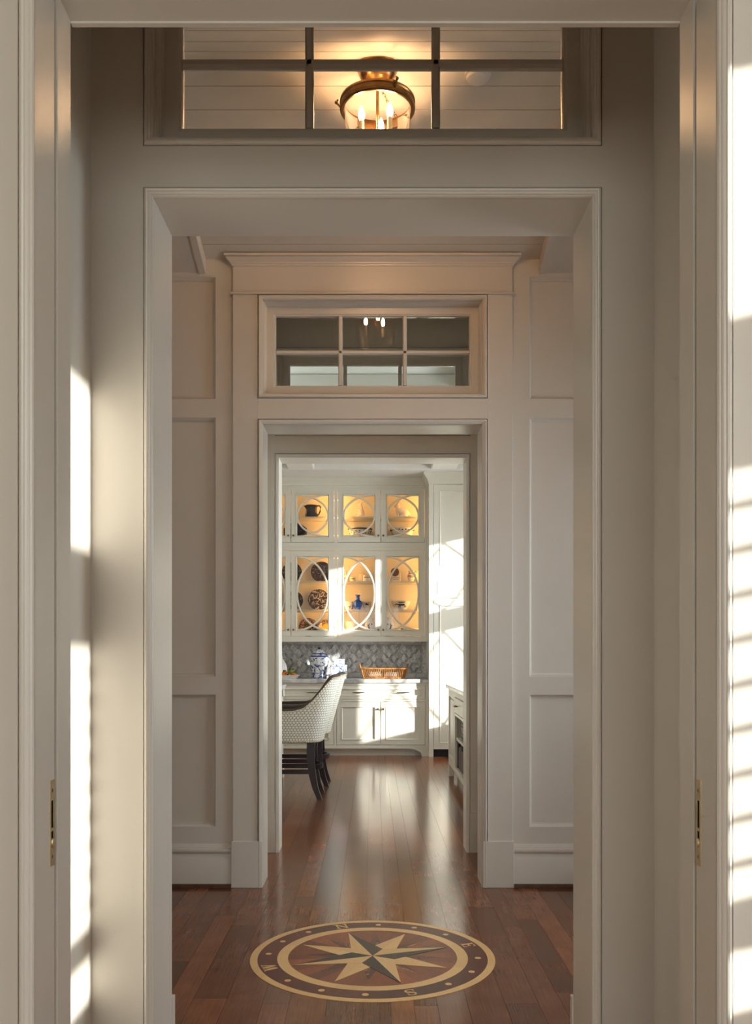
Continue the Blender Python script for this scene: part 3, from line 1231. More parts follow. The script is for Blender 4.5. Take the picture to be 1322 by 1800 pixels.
for i in range(len(sp_) - 1):
    k = i / (len(sp_) - 2)
    wd = 0.08 + 0.15 * math.exp(-((k - 0.5) / 0.22) ** 2)
    spoly.append(bar(*sp_[i], *sp_[i + 1], wd))
spoly += [bar(0.27, 0.66, 0.27, 1.0, 0.06), bar(-0.28, 0.0, -0.28, 0.34, 0.06)]
letter(180, spoly, 'letter_s')

# ================================================================ HALL LANTERN
LX, LY = 0.020, 3.80
lan = thing('ceiling_lantern', 'antique brass semi-flush lantern with clear bell jar and three candle bulbs', 'light fixture', (LX, LY, 3.655))
mb = MB()
mb.lathe([(0.0, 0.02), (0.082, 0.02), (0.084, -0.012), (0.078, -0.02), (0.079, -0.028), (0.070, -0.045), (0.052, -0.062), (0.030, -0.072), (0.026, -0.080), (0.020, -0.084), (0.0, -0.086)], LX, LY, 40, 3.645)
mb.build('canopy', 'antique_brass', lan, smooth=True)
ZR = 3.474
RR = 0.150
mb = MB()
mb.lathe([(RR - 0.012, 0.030), (RR - 0.004, 0.034), (RR + 0.004, 0.030), (RR + 0.005, 0.022), (RR + 0.001, 0.018), (RR + 0.001, 0.004), (RR + 0.005, 0.0), (RR + 0.004, -0.008), (RR - 0.003, -0.012),
          (RR - 0.012, -0.010), (RR - 0.014, 0.01), (RR - 0.012, 0.030)], LX, LY, 64, ZR)
rg = mb.build('ring', 'antique_brass', lan, smooth=True)
mb = MB()
prof = [(RR - 0.0145, 0.02), (RR - 0.016, -0.05), (RR - 0.018, -0.14), (RR - 0.028, -0.19), (RR - 0.055, -0.23), (RR - 0.10, -0.252), (0.012, -0.26)]
mb.lathe(prof, LX, LY, 56, ZR)
mb.build('bell_jar', 'jar_glass', lan, smooth='full')
mb = MB()
mb.tube([(LX, LY, 3.575), (LX, LY, ZR - 0.145)], 0.0065, 12)
mb.lathe([(0.0, 0), (0.012, 0.002), (0.020, -0.01), (0.014, -0.022), (0.022, -0.032), (0.012, -0.046), (0.005, -0.06), (0.0, -0.066)], LX, LY, 20, ZR - 0.14)
mb.build('stem', 'antique_brass', lan, smooth=True)
for k, ang in enumerate((197, 317, 77)):
    a = math.radians(ang)
    # lugs, finials and chains that carry the jar
    ca, sa = math.cos(a - 0.35), math.sin(a - 0.35)
    mb = MB()
    mb.tube([(LX + ca * (RR + 0.002), LY + sa * (RR + 0.002), ZR + 0.01), (LX + ca * (RR + 0.016), LY + sa * (RR + 0.016), ZR + 0.026), (LX + ca * (RR + 0.014), LY + sa * (RR + 0.014), ZR + 0.040)], 0.0045, 8)
    mb.ball((LX + ca * (RR + 0.020), LY + sa * (RR + 0.020), ZR + 0.030), 0.007)
    mb.build('finial', 'antique_brass', rg, smooth=True)
    mb = MB()
    p0 = Vector((LX + ca * RR, LY + sa * RR, ZR + 0.035))
    p1 = Vector((LX + ca * 0.012, LY + sa * 0.012, 3.572))
    nl = 9
    for q in range(nl):
        c = p0.lerp(p1, (q + 0.5) / nl)
        d = (p1 - p0).normalized()
        u = d.cross(Vector((0, 0, 1))).normalized()
        v = d.cross(u) if q % 2 else u
        v.normalize()
        pts = [c + d * 0.011 * math.cos(t * math.pi / 5) + v * 0.0055 * math.sin(t * math.pi / 5) for t in range(11)]
        mb.tube(pts, 0.0014, 5, cap=False)
    mb.build('chain', 'antique_brass', lan, smooth=True)
    # candle arm
    ca, sa = math.cos(a), math.sin(a)
    bx, by = LX + 0.068 * ca, LY + 0.068 * sa
    arm = MB()
    zb0 = ZR - 0.165
    arm.tube([(LX + 0.010 * ca, LY + 0.010 * sa, zb0), (LX + 0.035 * ca, LY + 0.035 * sa, zb0 - 0.016), (LX + 0.058 * ca, LY + 0.058 * sa, zb0 - 0.008), (bx, by, zb0 + 0.014)], 0.0045, 8)
    arm.lathe([(0.0, 0.0), (0.008, 0.001), (0.015, 0.010), (0.016, 0.013), (0.010, 0.016), (0.0, 0.016)], bx, by, 18, zb0 + 0.012)
    ao = arm.build('candle_arm', 'antique_brass', lan, smooth=True)
    mb = MB()
    mb.lathe([(0.0, 0.0), (0.0105, 0.0), (0.0105, 0.075), (0.0, 0.076)], bx, by, 18, zb0 + 0.026)
    mb.build('candle_sleeve', 'candle_sleeve', ao, smooth=True)
    mb = MB()
    mb.lathe([(0.0, 0.0), (0.007, 0.002), (0.0105, 0.012), (0.0135, 0.022), (0.0125, 0.034), (0.0075, 0.050), (0.003, 0.060), (0.0, 0.064)], bx, by, 16, zb0 + 0.101)
    mb.build('bulb', 'bulb_glow', ao, smooth='full')

# smoke detector on the ceiling slope
sdx, sdy = 0.437, 3.835
sdz = RZ + (EZ - RZ) * (sdy - RY) / (EY - RY)
mb = MB()
mb.lathe([(0.0, -0.030), (0.030, -0.030), (0.046, -0.024), (0.050, -0.012), (0.056, -0.010), (0.056, 0.010), (0.0, 0.010)], sdx, sdy, 32, sdz)
mb.build('smoke_detector', 'plastic_white', None, smooth=True, label='round white smoke detector on the boarded hall ceiling', cat='smoke detector', base=(sdx, sdy, sdz))

# ================================================================ KITCHEN: CHINA CABINETS
YU = 11.27                        # face of upper cabinet frames
YBk = 11.615                      # their backs
ZU0, ZU1 = 1.363, 3.225           # bottom and top of boxes
ZC_ = KC                          # ceiling


def curved_muntins(parent, x0, x1, z0, z1, y):
    """two half ellipses centred on opposite sides of the glass, crossing near top and bottom"""
    cz, hz, wd = (z0 + z1) / 2, (z1 - z0) / 2, (x1 - x0)
    for cxx, sg in ((x1, -1), (x0, 1)):
        pts = []
        n = 30
        for i in range(n + 1):
            t = -math.pi / 2 + math.pi * i / n
            pts.append((cxx + sg * wd * math.cos(t), cz + hz * math.sin(t)))
        mb = MB()
        hw_, d0, d1 = 0.0115, y - 0.004, y + 0.014
        k0 = len(mb.v)
        for i, (px, pz) in enumerate(pts):
            if i == 0:
                t = (pts[1][0] - pts[0][0], pts[1][1] - pts[0][1])
            elif i == n:
                t = (pts[n][0] - pts[n - 1][0], pts[n][1] - pts[n - 1][1])
            else:
                t = (pts[i + 1][0] - pts[i - 1][0], pts[i + 1][1] - pts[i - 1][1])
            L = math.hypot(*t)
            nx, nz = -t[1] / L * hw_, t[0] / L * hw_
            mb.v += [(px + nx, d1, pz + nz), (px + nx * 0.9, d0 + 0.004, pz + nz * 0.9), (px, d0, pz), (px - nx * 0.9, d0 + 0.004, pz - nz * 0.9), (px - nx, d1, pz - nz)]
        for i in range(n):
            for c in range(4):
                mb.f.append((i * 5 + c, i * 5 + c + 1, i * 5 + 6 + c, i * 5 + 5 + c))
        mb.build('curved_muntin', 'cabinet_paint', parent, smooth=True)


def knob(parent, x, y, z, mat='bronze'):
    mb = MB()
    mb.lathe_y([(0.0, y - 0.026), (0.008, y - 0.026), (0.0135, y - 0.021), (0.0135, y - 0.016), (0.006, y - 0.011), (0.005, y - 0.003), (0.010, y - 0.001), (0.010, y + 0.001)], x, z, 18)
    return mb.build('knob', mat, parent, smooth=True)


def door_frame(parent, x0, x1, z0, z1, yf, sw, name='door'):
    """frame of stiles and rails with an ogee inner edge; face at yf"""
    mb = MB()
    mb.rect(x0, x1, z0, z1, [(0.0, yf + 0.022), (0.0, yf + 0.001), (0.001, yf), (sw - 0.016, yf), (sw - 0.0155, yf - 0.005), (sw - 0.010, yf - 0.006), (sw - 0.005, yf + 0.006), (sw - 0.001, yf + 0.014), (sw, yf + 0.016), (sw, yf + 0.022)], closed=True)
    return mb.build(name, 'cabinet_paint', parent, smooth=True)


# pixel columns of the face (photo): doors and glass
UNITS = [((436, 511), (512, 587), 433.0, 590.5), ((594, 669), (670, 746), 590.5, 751.0)]
ROWS = [(859.5, 953.0), (968.5, 1118.0)]
SHELF = {0: [908.0], 1: [1021.5, 1071.5]}
china_shelf_z = {}
for ui, (dA, dB, xl, xr) in enumerate(UNITS):
    lab = ('white china cabinet with oval-muntin glass doors holding blue transferware plates' if ui == 0 else
           'white china cabinet with oval-muntin glass doors holding rabbit figurine and blue vase')
    X0, X1 = wx(xl, YU), wx(xr, YU)
    u = thing('china_cabinet', lab, 'cabinet', ((X0 + X1) / 2, (YU + YBk) / 2, ZU0), 'glass-fronted china cabinets on the kitchen wall')
    rows = [(wz(b, YU), wz(a, YU)) for a, b in ROWS]
    zdiv = (rows[0][0] + rows[1][1]) / 2
    zfl0, zfl1 = wz(947, YU + 0.05), wz(1119, YU + 0.05)
    body = MB()
    body.box(X0, X0 + 0.018, YU + 0.02, YBk, ZU0, ZU1)
    body.box(X1 - 0.018, X1, YU + 0.02, YBk, ZU0, ZU1)
    body.box(X0, X1, YBk - 0.012, YBk, ZU0, ZU1)
    body.box(X0, X1, YU + 0.02, YBk, ZU0, zfl1)
    body.box(X0, X1, YU + 0.02, YBk, ZU1 - 0.02, ZU1)
    body.box(X0 + 0.018, X1 - 0.018, YU + 0.024, YBk - 0.012, zdiv - 0.012, zfl0)
    body.build('body', 'cabinet_paint', u)
    ff = MB()
    xdl, xdr = wx(dA[0], YU) - 0.0045, wx(dB[1], YU) + 0.0045
    ff.box(X0, xdl, YU, YU + 0.02, ZU0, ZU1)
    ff.box(xdr, X1, YU, YU + 0.02, ZU0, ZU1)
    ff.box(xdl, xdr, YU, YU + 0.02, rows[0][1] + 0.0045, ZU1)
    ff.box(xdl, xdr, YU, YU + 0.02, rows[1][1] + 0.0045, rows[0][0] - 0.0045)
    ff.box(xdl, xdr, YU, YU + 0.02, ZU0, rows[1][0] - 0.0045)
    ff.box(X0, X1, YU - 0.006, YU + 0.01, zdiv - 0.006, zdiv + 0.004)
    ff.build('face_frame', 'cabinet_paint', u)
    for ri, (z0, z1) in enumerate(rows):
        for di, (pa, pb) in enumerate((dA, dB)):
            xa, xb = wx(pa, YU), wx(pb, YU)
            sw = 0.072
            dr = door_frame(u, xa, xb, z0, z1, YU - 0.001, sw)
            curved_muntins(dr, xa + sw - 0.002, xb - sw + 0.002, z0 + sw - 0.002, z1 - sw + 0.002, YU + 0.002)
            MB().box(xa + sw - 0.004, xb - sw + 0.004, YU + 0.016, YU + 0.019, z0 + sw - 0.004, z1 - sw + 0.004).build('pane', 'cabinet_glass', dr)
            kx = xb - 0.027 if di == 0 else xa + 0.027
            knob(dr, kx, YU - 0.001, z0 + (0.078 if ri == 0 else 0.076))
        for si, py in enumerate(SHELF[ri]):
            zs = wz(py, YU + 0.04)
            MB().box(X0 + 0.018, X1 - 0.018, YU + 0.045, YBk - 0.012, zs - 0.022, zs).build('shelf', 'cabinet_paint', u, bevel=0.002)
            china_shelf_z[(ri, si)] = zs
        china_shelf_z[(ri, 'floor')] = zfl0 if ri == 0 else zfl1
        # LED strips behind the end stiles
        za_, zb_ = (zdiv + 0.03, ZU1 - 0.03) if ri == 0 else (ZU0 + 0.03, zdiv - 0.03)
        for s, xs_ in ((1, X0 + 0.021), (-1, X1 - 0.021)):
            for q in range(3 if ri == 0 else 5):
                zq = za_ + (zb_ - za_) * (q + 0.5) / (3 if ri == 0 else 5)
                MB().box(xs_ - 0.002, xs_ + 0.004, YU + 0.026, YU + 0.032, zq - 0.006, zq + 0.006).build('led_clip', 'led_glow', u)
            ar = area('cabinet_led', (X0 + 0.060 if s > 0 else X1 - 0.060, YU + 0.030, (za_ + zb_) / 2), (s * 0.45, 0.9, 0), 0.02, zb_ - za_, 2.3 if ri == 0 else 2.9, (1.0, 0.50, 0.14))
            ar.rotation_euler = Vector((s * 0.45, 0.9, 0)).to_track_quat('-Z', 'Y').to_euler()
    # crown up to the ceiling
    cr = MB()
    pr = [(YU + 0.01, ZU1 - 0.01), (YU - 0.004, ZU1 - 0.01), (YU - 0.006, ZU1 + 0.010), (YU - 0.012, ZU1 + 0.014), (YU - 0.014, ZU1 + 0.032), (YU - 0.024, ZU1 + 0.040), (YU - 0.026, ZU1 + 0.056),
          (YU - 0.045, ZU1 + 0.078), (YU - 0.070, ZU1 + 0.100), (YU - 0.074, KC), (YU + 0.01, KC)]
    china_crown = pr[1:-1]
    cr.prism_x(pr, X0, X1)
    cr.build('crown', 'cabinet_paint', u, smooth=True)

# one small puck fixture, switched off, shows under the cabinet near the pantry
xu = wx(725.5, YU)
ul_ = thing('puck_light', 'small white unlit puck light under the china cabinet by the pantry', 'light', (xu, YU + 0.10, ZU0 - 0.016))
mb = MB()
mb.lathe([(0.0, 0.0165), (0.034, 0.0165), (0.036, 0.004), (0.032, 0.0), (0.026, 0.002), (0.0, 0.002)], xu, YU + 0.10, 24, ZU0 - 0.016)
mb.build('housing', 'plastic_white', ul_, smooth=True)
mb = MB()
mb.lathe([(0.0, 0.0005), (0.025, 0.0005), (0.026, 0.003)], xu, YU + 0.10, 20, ZU0 - 0.016)
mb.build('lens', 'white_ceramic', ul_)

# ---- pantry tower
YT = 10.905
TX0, TX1 = 0.6652, 1.60
pt = thing('pantry_tower', 'tall white panelled pantry cabinet striped with sunlight beside the china cabinet', 'cabinet', ((TX0 + TX1) / 2, 11.2, 0))
ZP1 = wz(849, YT)
mb = MB()
mb.box(TX0, TX1, YT + 0.02, KB - 0.001, 0.10, ZP1 + 0.03)
mb.box(TX0, TX0 + 0.045, YT + 0.02, KB - 0.001, 0.0, 0.10)
mb.build('body', 'cabinet_paint', pt)
mb = MB()
xdl = wx(762, YT)
mb.box(TX0, xdl, YT, YT + 0.021, 0.0, ZP1 + 0.03)
mb.box(TX1 - 0.05, TX1, YT, YT + 0.021, 0.0, ZP1 + 0.03)
for a, b in ((849 - 4, 851.5), (1004 + 2.5, 1014.5)):
    mb.box(xdl, TX1 - 0.05, YT, YT + 0.021, wz(b, YT), wz(a, YT))
mb.build('face_frame', 'cabinet_paint', pt)
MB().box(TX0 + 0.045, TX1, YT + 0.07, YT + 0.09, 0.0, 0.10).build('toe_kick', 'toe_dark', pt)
for nm, a, b, sw in (('door', 852, 1006, 0.085), ('drawer_front', 1015, 1051, 0.06), ('door', 1053.5, 1317, 0.085)):
    z0, z1 = wz(b, YT), wz(a, YT)
    d = door_frame(pt, xdl + 0.003, TX1 - 0.053, z0, z1, YT - 0.002, sw, nm)
    MB().box(xdl + 0.003 + sw - 0.004, TX1 - 0.053 - sw + 0.004, YT + 0.012, YT + 0.019, z0 + sw - 0.004, z1 - sw + 0.004).build('panel', 'cabinet_paint', d)
cr = MB()
pr = [(0.0, ZP1 - 0.012), (0.006, ZP1 - 0.012), (0.007, ZP1 + 0.012), (0.016, ZP1 + 0.022), (0.018, ZP1 + 0.036), (0.040, ZP1 + 0.070), (0.062, ZP1 + 0.095), (0.066, ZP1 + 0.135), (0.0, ZP1 + 0.135)]
for o_, z in pr:
    z = min(z, KC)
    # the return dies into the front of the china cabinet's own crown
    yr = YU + 0.004
    for (ya_, za_), (yb_, zb_) in zip(china_crown, china_crown[1:]):
        if za_ <= z <= zb_ and zb_ > za_:
            yr = ya_ + (yb_ - ya_) * (z - za_) / (zb_ - za_) + 0.004
    cr.v += [(TX0 - o_, yr, z), (TX0 - o_, YT - o_, z), (TX1, YT - o_, z)]
for i in range(len(pr) - 1):
    for c in range(2):
        cr.f.append((i * 3 + c, i * 3 + c + 1, i * 3 + 4 + c, i * 3 + 3 + c))
cr.build('crown', 'cabinet_paint', pt, smooth=True)

# ---- base cabinets
YB0 = 11.0
ZCT = 0.915


def bar_pull(parent, x, z, yf, L=0.15):
    mb = MB()
    mb.tube([(x - L / 2, yf - 0.028, z), (x - L / 4, yf - 0.030, z), (x, yf - 0.031, z), (x + L / 4, yf - 0.030, z), (x + L / 2, yf - 0.028, z)], [0.0035, 0.0055, 0.0065, 0.0055, 0.0035], 10)
    for sx_ in (-0.32, 0.32):
        mb.tube([(x + sx_ * L, yf + 0.002, z), (x + sx_ * L, yf - 0.028, z)], 0.0045, 8)
    return mb.build('bar_pull', 'bronze', parent, smooth=True)


for ui, (xl, xr, dA, dB) in enumerate(((433, 589, (436, 510.5), (512, 586.5)), (589, 753.4, (592, 668.3), (670, 747.5)))):
    lab = ('white base cabinet under the ginger jar, partly behind the stools' if ui == 0 else 'white base cabinet with curved foot under the cane basket, in full sun')
    X0, X1 = wx(xl, YB0), wx(xr, YB0)
    u = thing('base_cabinet', lab, 'cabinet', ((X0 + X1) / 2, 11.3, 0), 'white kitchen base cabinets')
    mb = MB()
    mb.box(X0, X1, YB0 + 0.02, KB - 0.002, 0.10, ZCT - 0.045)
    mb.build('body', 'cabinet_paint', u)
    MB().box(X0, X1, YB0 + 0.085, YB0 + 0.10, 0.0, 0.10).build('toe_kick', 'cabinet_paint', u)
    zd0, zd1 = wz(1309, YB0), wz(1234, YB0)
    zw0, zw1 = wz(1229, YB0), wz(1205.5, YB0)
    ff = MB()
    a, b = wx(dA[0], YB0) - 0.0045, wx(dB[1], YB0) + 0.0045
    ff.box(X0, a, YB0, YB0 + 0.02, 0.09, ZCT - 0.045)
    ff.box(b, X1, YB0, YB0 + 0.02, 0.09, ZCT - 0.045)
    ff.box(a, b, YB0, YB0 + 0.02, zw1 + 0.0045, ZCT - 0.045)
    ff.box(a, b, YB0, YB0 + 0.02, zd1 + 0.0045, zw0 - 0.0045)
    ff.box(a, b, YB0, YB0 + 0.02, 0.09, zd0 - 0.0045)
    ff.build('face_frame', 'cabinet_paint', u)
    if ui == 1:
        ft = MB()
        xf, r = X1 - 0.085, 0.20
        poly = [(X1, 0.0), (X1, 0.092), (X1 - 0.085 - r, 0.092)]
        for i in range(9):
            t = math.pi / 2 * i / 8
            poly.append((xf - r + r * math.sin(t), 0.092 - 0.075 * (1 - math.cos(t))))
        poly.append((xf, 0.0))
        ft.prism_y(poly, YB0, YB0 + 0.02)
        ft.build('bracket_foot', 'cabinet_paint', u)
        MB().box(X1 - 0.02, X1, YB0 + 0.02, KB - 0.002, 0.0, 0.10).build('end_panel', 'cabinet_paint', u)
    dw = door_frame(u, wx(dA[0], YB0), wx(dB[1], YB0), zw0, zw1, YB0 - 0.001, 0.052, 'drawer_front')
    MB().box(wx(dA[0], YB0) + 0.048, wx(dB[1], YB0) - 0.048, YB0 + 0.013, YB0 + 0.019, zw0 + 0.048, zw1 - 0.048).build('panel', 'cabinet_paint', dw)
    xc = (wx(dA[0], YB0) + wx(dB[1], YB0)) / 2
    for sx_ in (-0.265, 0.265):
        bar_pull(dw, xc + sx_, (zw0 + zw1) / 2, YB0 + 0.004)
    for di, (pa, pb) in enumerate((dA, dB)):
        xa, xb = wx(pa, YB0), wx(pb, YB0)
        sw = 0.072
        d = door_frame(u, xa, xb, zd0, zd1, YB0 - 0.001, sw)
        MB().box(xa + sw - 0.004, xb - sw + 0.004, YB0 + 0.013, YB0 + 0.019, zd0 + sw - 0.004, zd1 - sw + 0.004).build('panel', 'cabinet_paint', d)
        knob(d, xb - 0.025 if di == 0 else xa + 0.025, YB0 - 0.001, wz(1246.5, YB0))
mb = MB()
mb.box(wx(433, YB0), wx(753.4, YB0), YB0 - 0.028, KB - 0.016, ZCT - 0.045, ZCT)
mb.build('worktop', 'counter_marble', None, bevel=0.004, base=((wx(433, YB0) + wx(753.5, YB0)) / 2, 11.3, ZCT - 0.045),
         label='grey-veined marble worktop carrying the basket, jar and fruit dish', cat='worktop')

# ---- marble mosaic backsplash
BX0, BX1, BZ0, BZ1 = wx(433, KB), wx(751, KB), ZCT, ZU0 + 0.02
bs = MB()
bs.box(BX0, BX1, KB - 0.006, KB - 0.0005, BZ0, BZ1)
splash = struct(bs, 'trim_5', 'grout')
YTL = KB - 0.010
zt1 = ZU0 - 0.035
zt0 = ZCT + 0.06


def tile(poly, name, mat, d=0.0):
    mb = MB()
    mb.prism_y(poly, YTL - d, KB - 0.005)
    return mb.build(name, mat, splash)


def inset(poly, g):
    cx = sum(p[0] for p in poly) / len(poly)
    cz = sum(p[1] for p in poly) / len(poly)
    out = []
    n = len(poly)
    # offset each edge inwards by g
    lines = []
    for i in range(n):
        (x0, z0), (x1, z1) = poly[i], poly[(i + 1) % n]
        dx, dz = x1 - x0, z1 - z0
        L = math.hypot(dx, dz)
        nx, nz = -dz / L, dx / L
        if (cx - x0) * nx + (cz - z0) * nz < 0:
            nx, nz = -nx, -nz
        lines.append((x0 + nx * g, z0 + nz * g, dx, dz))
    for i in range(n):
        x0, z0, dx0, dz0 = lines[i - 1]
        x1, z1, dx1, dz1 = lines[i]
        den = dx0 * dz1 - dz0 * dx1
        t = ((x1 - x0) * dz1 - (z1 - z0) * dx1) / den
        out.append((x0 + dx0 * t, z0 + dz0 * t))
    return out


PW, PH = 0.0625, 0.0575          # half pitch across, half pitch up
RH = 0.033                       # rhombus half width
xr_field = BX1 - 0.075
i0 = 0
XL_VIS = wx(490, KB)
jn = int((zt1 - zt0) / PH) + 1
ncol = int((xr_field - XL_VIS) / PW) + 1
for i in range(ncol):
    cx = xr_field - 0.03 - i * PW
    for j in range(-1, jn + 1):
        if (i + j) % 2:
            continue
        cz = zt0 + 0.012 + j * PH
        shapes = [([(cx - RH, cz), (cx, cz - PH), (cx + RH, cz), (cx, cz + PH)], 'rhombus_tile', 'tile_light'),
                  ([(cx + RH, cz), (cx + PW, cz), (cx + PW - RH, cz + PH), (cx, cz + PH)], 'strip_tile', 'tile_dark'),
                  ([(cx - RH, cz), (cx - PW, cz), (cx - PW + RH, cz + PH), (cx, cz + PH)], 'strip_tile', 'tile_dark')]
        for poly, nm, mt in shapes:
            zz = [p[1] for p in poly]
            xx = [p[0] for p in poly]
            if min(zz) < zt0 - 0.001 or max(zz) > zt1 + 0.001 or max(xx) > xr_field + 0.002:
                # clip to the field: skip pieces mostly outside, clamp the rest
                mz = sum(zz) / len(zz)
                if not (zt0 + 0.008 < mz < zt1 - 0.008) or max(xx) > xr_field + 0.03:
                    continue
                poly = inset(poly, 0.0022)
                poly = [(min(px, xr_field), min(max(pz, zt0), zt1)) for px, pz in poly]
                # drop repeated points
                pp = []
                for p in poly:
                    if not pp or math.hypot(p[0] - pp[-1][0], p[1] - pp[-1][1]) > 0.002:
                        pp.append(p)
                if len(pp) >= 3:
                    tile(pp, nm, mt, 0.0)
                continue
            tile(inset(poly, 0.0020), nm, mt, random.uniform(0, 0.0008))
# border strips
xx = XL_VIS
while xx < xr_field + 0.004:
    L = random.uniform(0.24, 0.36)
    x2 = min(xx + L, xr_field + 0.004)
    for za_, zb_ in ((zt1 + 0.016, BZ1 - 0.004), (ZCT + 0.003, zt0 - 0.014)):
        tile([(xx + 0.001, za_), (x2 - 0.001, za_), (x2 - 0.001, zb_), (xx + 0.001, zb_)], 'border_tile', 'tile_light')
    xx = x2
for za_, zb_ in ((zt1 + 0.003, zt1 + 0.014), (zt0 - 0.012, zt0 - 0.002)):
    tile([(XL_VIS, za_), (xr_field + 0.002, za_), (xr_field + 0.002, zb_), (XL_VIS, zb_)], 'pencil_tile', 'tile_light', 0.004)
tile([(xr_field + 0.004, ZCT + 0.003), (xr_field + 0.014, ZCT + 0.003), (xr_field + 0.014, zt1 + 0.014), (xr_field + 0.004, zt1 + 0.014)], 'pencil_tile', 'tile_light', 0.004)
tile([(xr_field + 0.017, ZCT + 0.003), (BX1 - 0.002, ZCT + 0.003), (BX1 - 0.002, BZ1 - 0.004), (xr_field + 0.017, BZ1 - 0.004)], 'border_tile', 'tile_light')

# ================================================================ CHINA AND FIGURES IN THE CABINETS
YI = 11.43                        # usual depth for things on the shelves


def S(r, i):
    return china_shelf_z[(r, i)]


def on_shelf(px):
    return wx(px, YI)


def plate(px, zbase, r, mat, label, centre=None, octo=False, sx=1.0, y=None):
    y = y or 11.53
    x = wx(px, y)
    seg = 8 if octo else 40
    lean = 0.10
    t = thing('plate' if not octo else 'platter', label, 'plate' if not octo else 'platter', (x, y, zbase), 'patterned plates standing in the china cabinet')
    prof = [(0.0, -0.004), (r * 0.62, -0.004), (r * 0.70, -0.010), (r * 0.97, -0.018), (r, -0.016), (r * 0.98, -0.010), (r * 0.72, 0.0), (r * 0.6, 0.006), (0.0, 0.006)]
    mb = MB()
    mb.lathe_y(prof, 0, 0, seg)
    cz = r * (math.cos(math.pi / 8) if octo else 1.0)
    rot = Matrix.Rotation(math.pi / 8, 4, 'Y') if octo else Matrix.Identity(4)
    tl = Matrix.Rotation(-lean, 4, 'X')
    mb.v = [tuple(Vector((x, y, zbase + 0.001)) + tl @ (Vector((0, 0, cz)) + Matrix.Diagonal((sx, 1, 1)) @ (rot @ Vector(p)).to_3d())) for p in mb.v]
    mb.build('dish', mat, t, smooth=True)
    if centre:
        mb = MB()
        mb.lathe_y([(0.0, -0.0062), (r * 0.50, -0.0062), (r * 0.52, -0.003)], 0, 0, 32)
        mb.v = [tuple(Vector((x, y, zbase + 0.001)) + tl @ (Vector((0, 0, cz)) + Vector(p))) for p in mb.v]
        mb.build('painted_centre', centre, t, smooth=True)
    return t


plate(565, S(1, 0), 0.130, 'navy_plate', 'dark navy transferware plate on the shelf above the pagoda plate', 'navy_plate')
plate(513, S(1, 0), 0.125, 'navy_plate', 'navy transferware plate half hidden by door stile, on the top shelf', 'navy_plate_light')
plate(560, S(1, 1), 0.132, 'navy_plate_light', 'navy and cream plate with pagoda scene on the middle shelf')
plate(516, S(1, 1), 0.120, 'navy_plate', 'navy transferware plate half hidden by door stile, beside the pagoda plate', 'navy_plate_light')
plate(542, S(1, 'floor'), 0.118, 'mulberry_plate', 'purple-rimmed plate with dark leafy centre at cabinet bottom', 'dark_center', y=11.54)
plate(573, S(1, 'floor'), 0.105, 'mulberry_plate', 'purple-rimmed plate with yellow fruit centre at cabinet bottom', 'yellow_center', y=11.50)
plate(475, S(1, 0), 0.125, 'navy_plate', 'navy transferware plate furthest along the top plate shelf', 'navy_plate_light')
plate(478, S(1, 1), 0.120, 'navy_plate', 'navy transferware plate furthest along the middle plate shelf', 'navy_plate_light')
plate(519, S(0, 'floor'), 0.118, 'navy_platter', 'octagonal dark navy platter leaning below the black pitcher', None, True, 1.32)


def handle(pts, r, name, mat, parent):
    mb = MB()
    mb.tube(pts, r, 8)
    return mb.build(name, mat, parent, smooth=True)


def arc3(cx, cz, rx, rz, a0, a1, y, n=10):
    return [(cx + rx * math.cos(math.radians(a0 + (a1 - a0) * i / n)), y, cz + rz * math.sin(math.radians(a0 + (a1 - a0) * i / n))) for i in range(n + 1)]


# black pitcher
zs = S(0, 0)
x = on_shelf(547.5)
t = thing('pitcher', 'glossy black transferware pitcher with angular handle on upper shelf', 'pitcher', (x, YI, zs))
mb = MB()
mb.lathe([(0.0, 0.002), (0.076, 0.0), (0.082, 0.010), (0.083, 0.028), (0.072, 0.060), (0.066, 0.100), (0.070, 0.140), (0.074, 0.156), (0.068, 0.154), (0.060, 0.100), (0.064, 0.02), (0.0, 0.012)], x, YI, 8, zs)
body = mb.build('body', 'black_glaze', t, smooth=True)
mb = MB()
mb.prism_y([(x - 0.055, zs + 0.155), (x - 0.100, zs + 0.150), (x - 0.085, zs + 0.138), (x - 0.060, zs + 0.100)], YI - 0.018, YI + 0.018)
mb.build('spout', 'black_glaze', t, bevel=0.004)
handle([(x + 0.066, YI, zs + 0.146), (x + 0.100, YI, zs + 0.150), (x + 0.112, YI, zs + 0.135), (x + 0.108, YI, zs + 0.085), (x + 0.092, YI, zs + 0.045), (x + 0.070, YI, zs + 0.030)], 0.009, 'handle', 'black_glaze', t)


def figure(name, label, cat, px, zs, mat, balls, y=YI, res=0.0045):
    x = on_shelf(px)
    mb = MB()
    for (c, r, rot) in balls:
        Mx = Matrix.Rotation(math.radians(rot), 3, 'Y')
        mb.ball((x + c[0], y + c[1], zs + c[2]), r[0], r[1], r[2], 16, 10, Mx)
    return mb.build(name, mat, None, smooth='full', label=label, cat=cat, base=(x, y, zs), remesh=res)


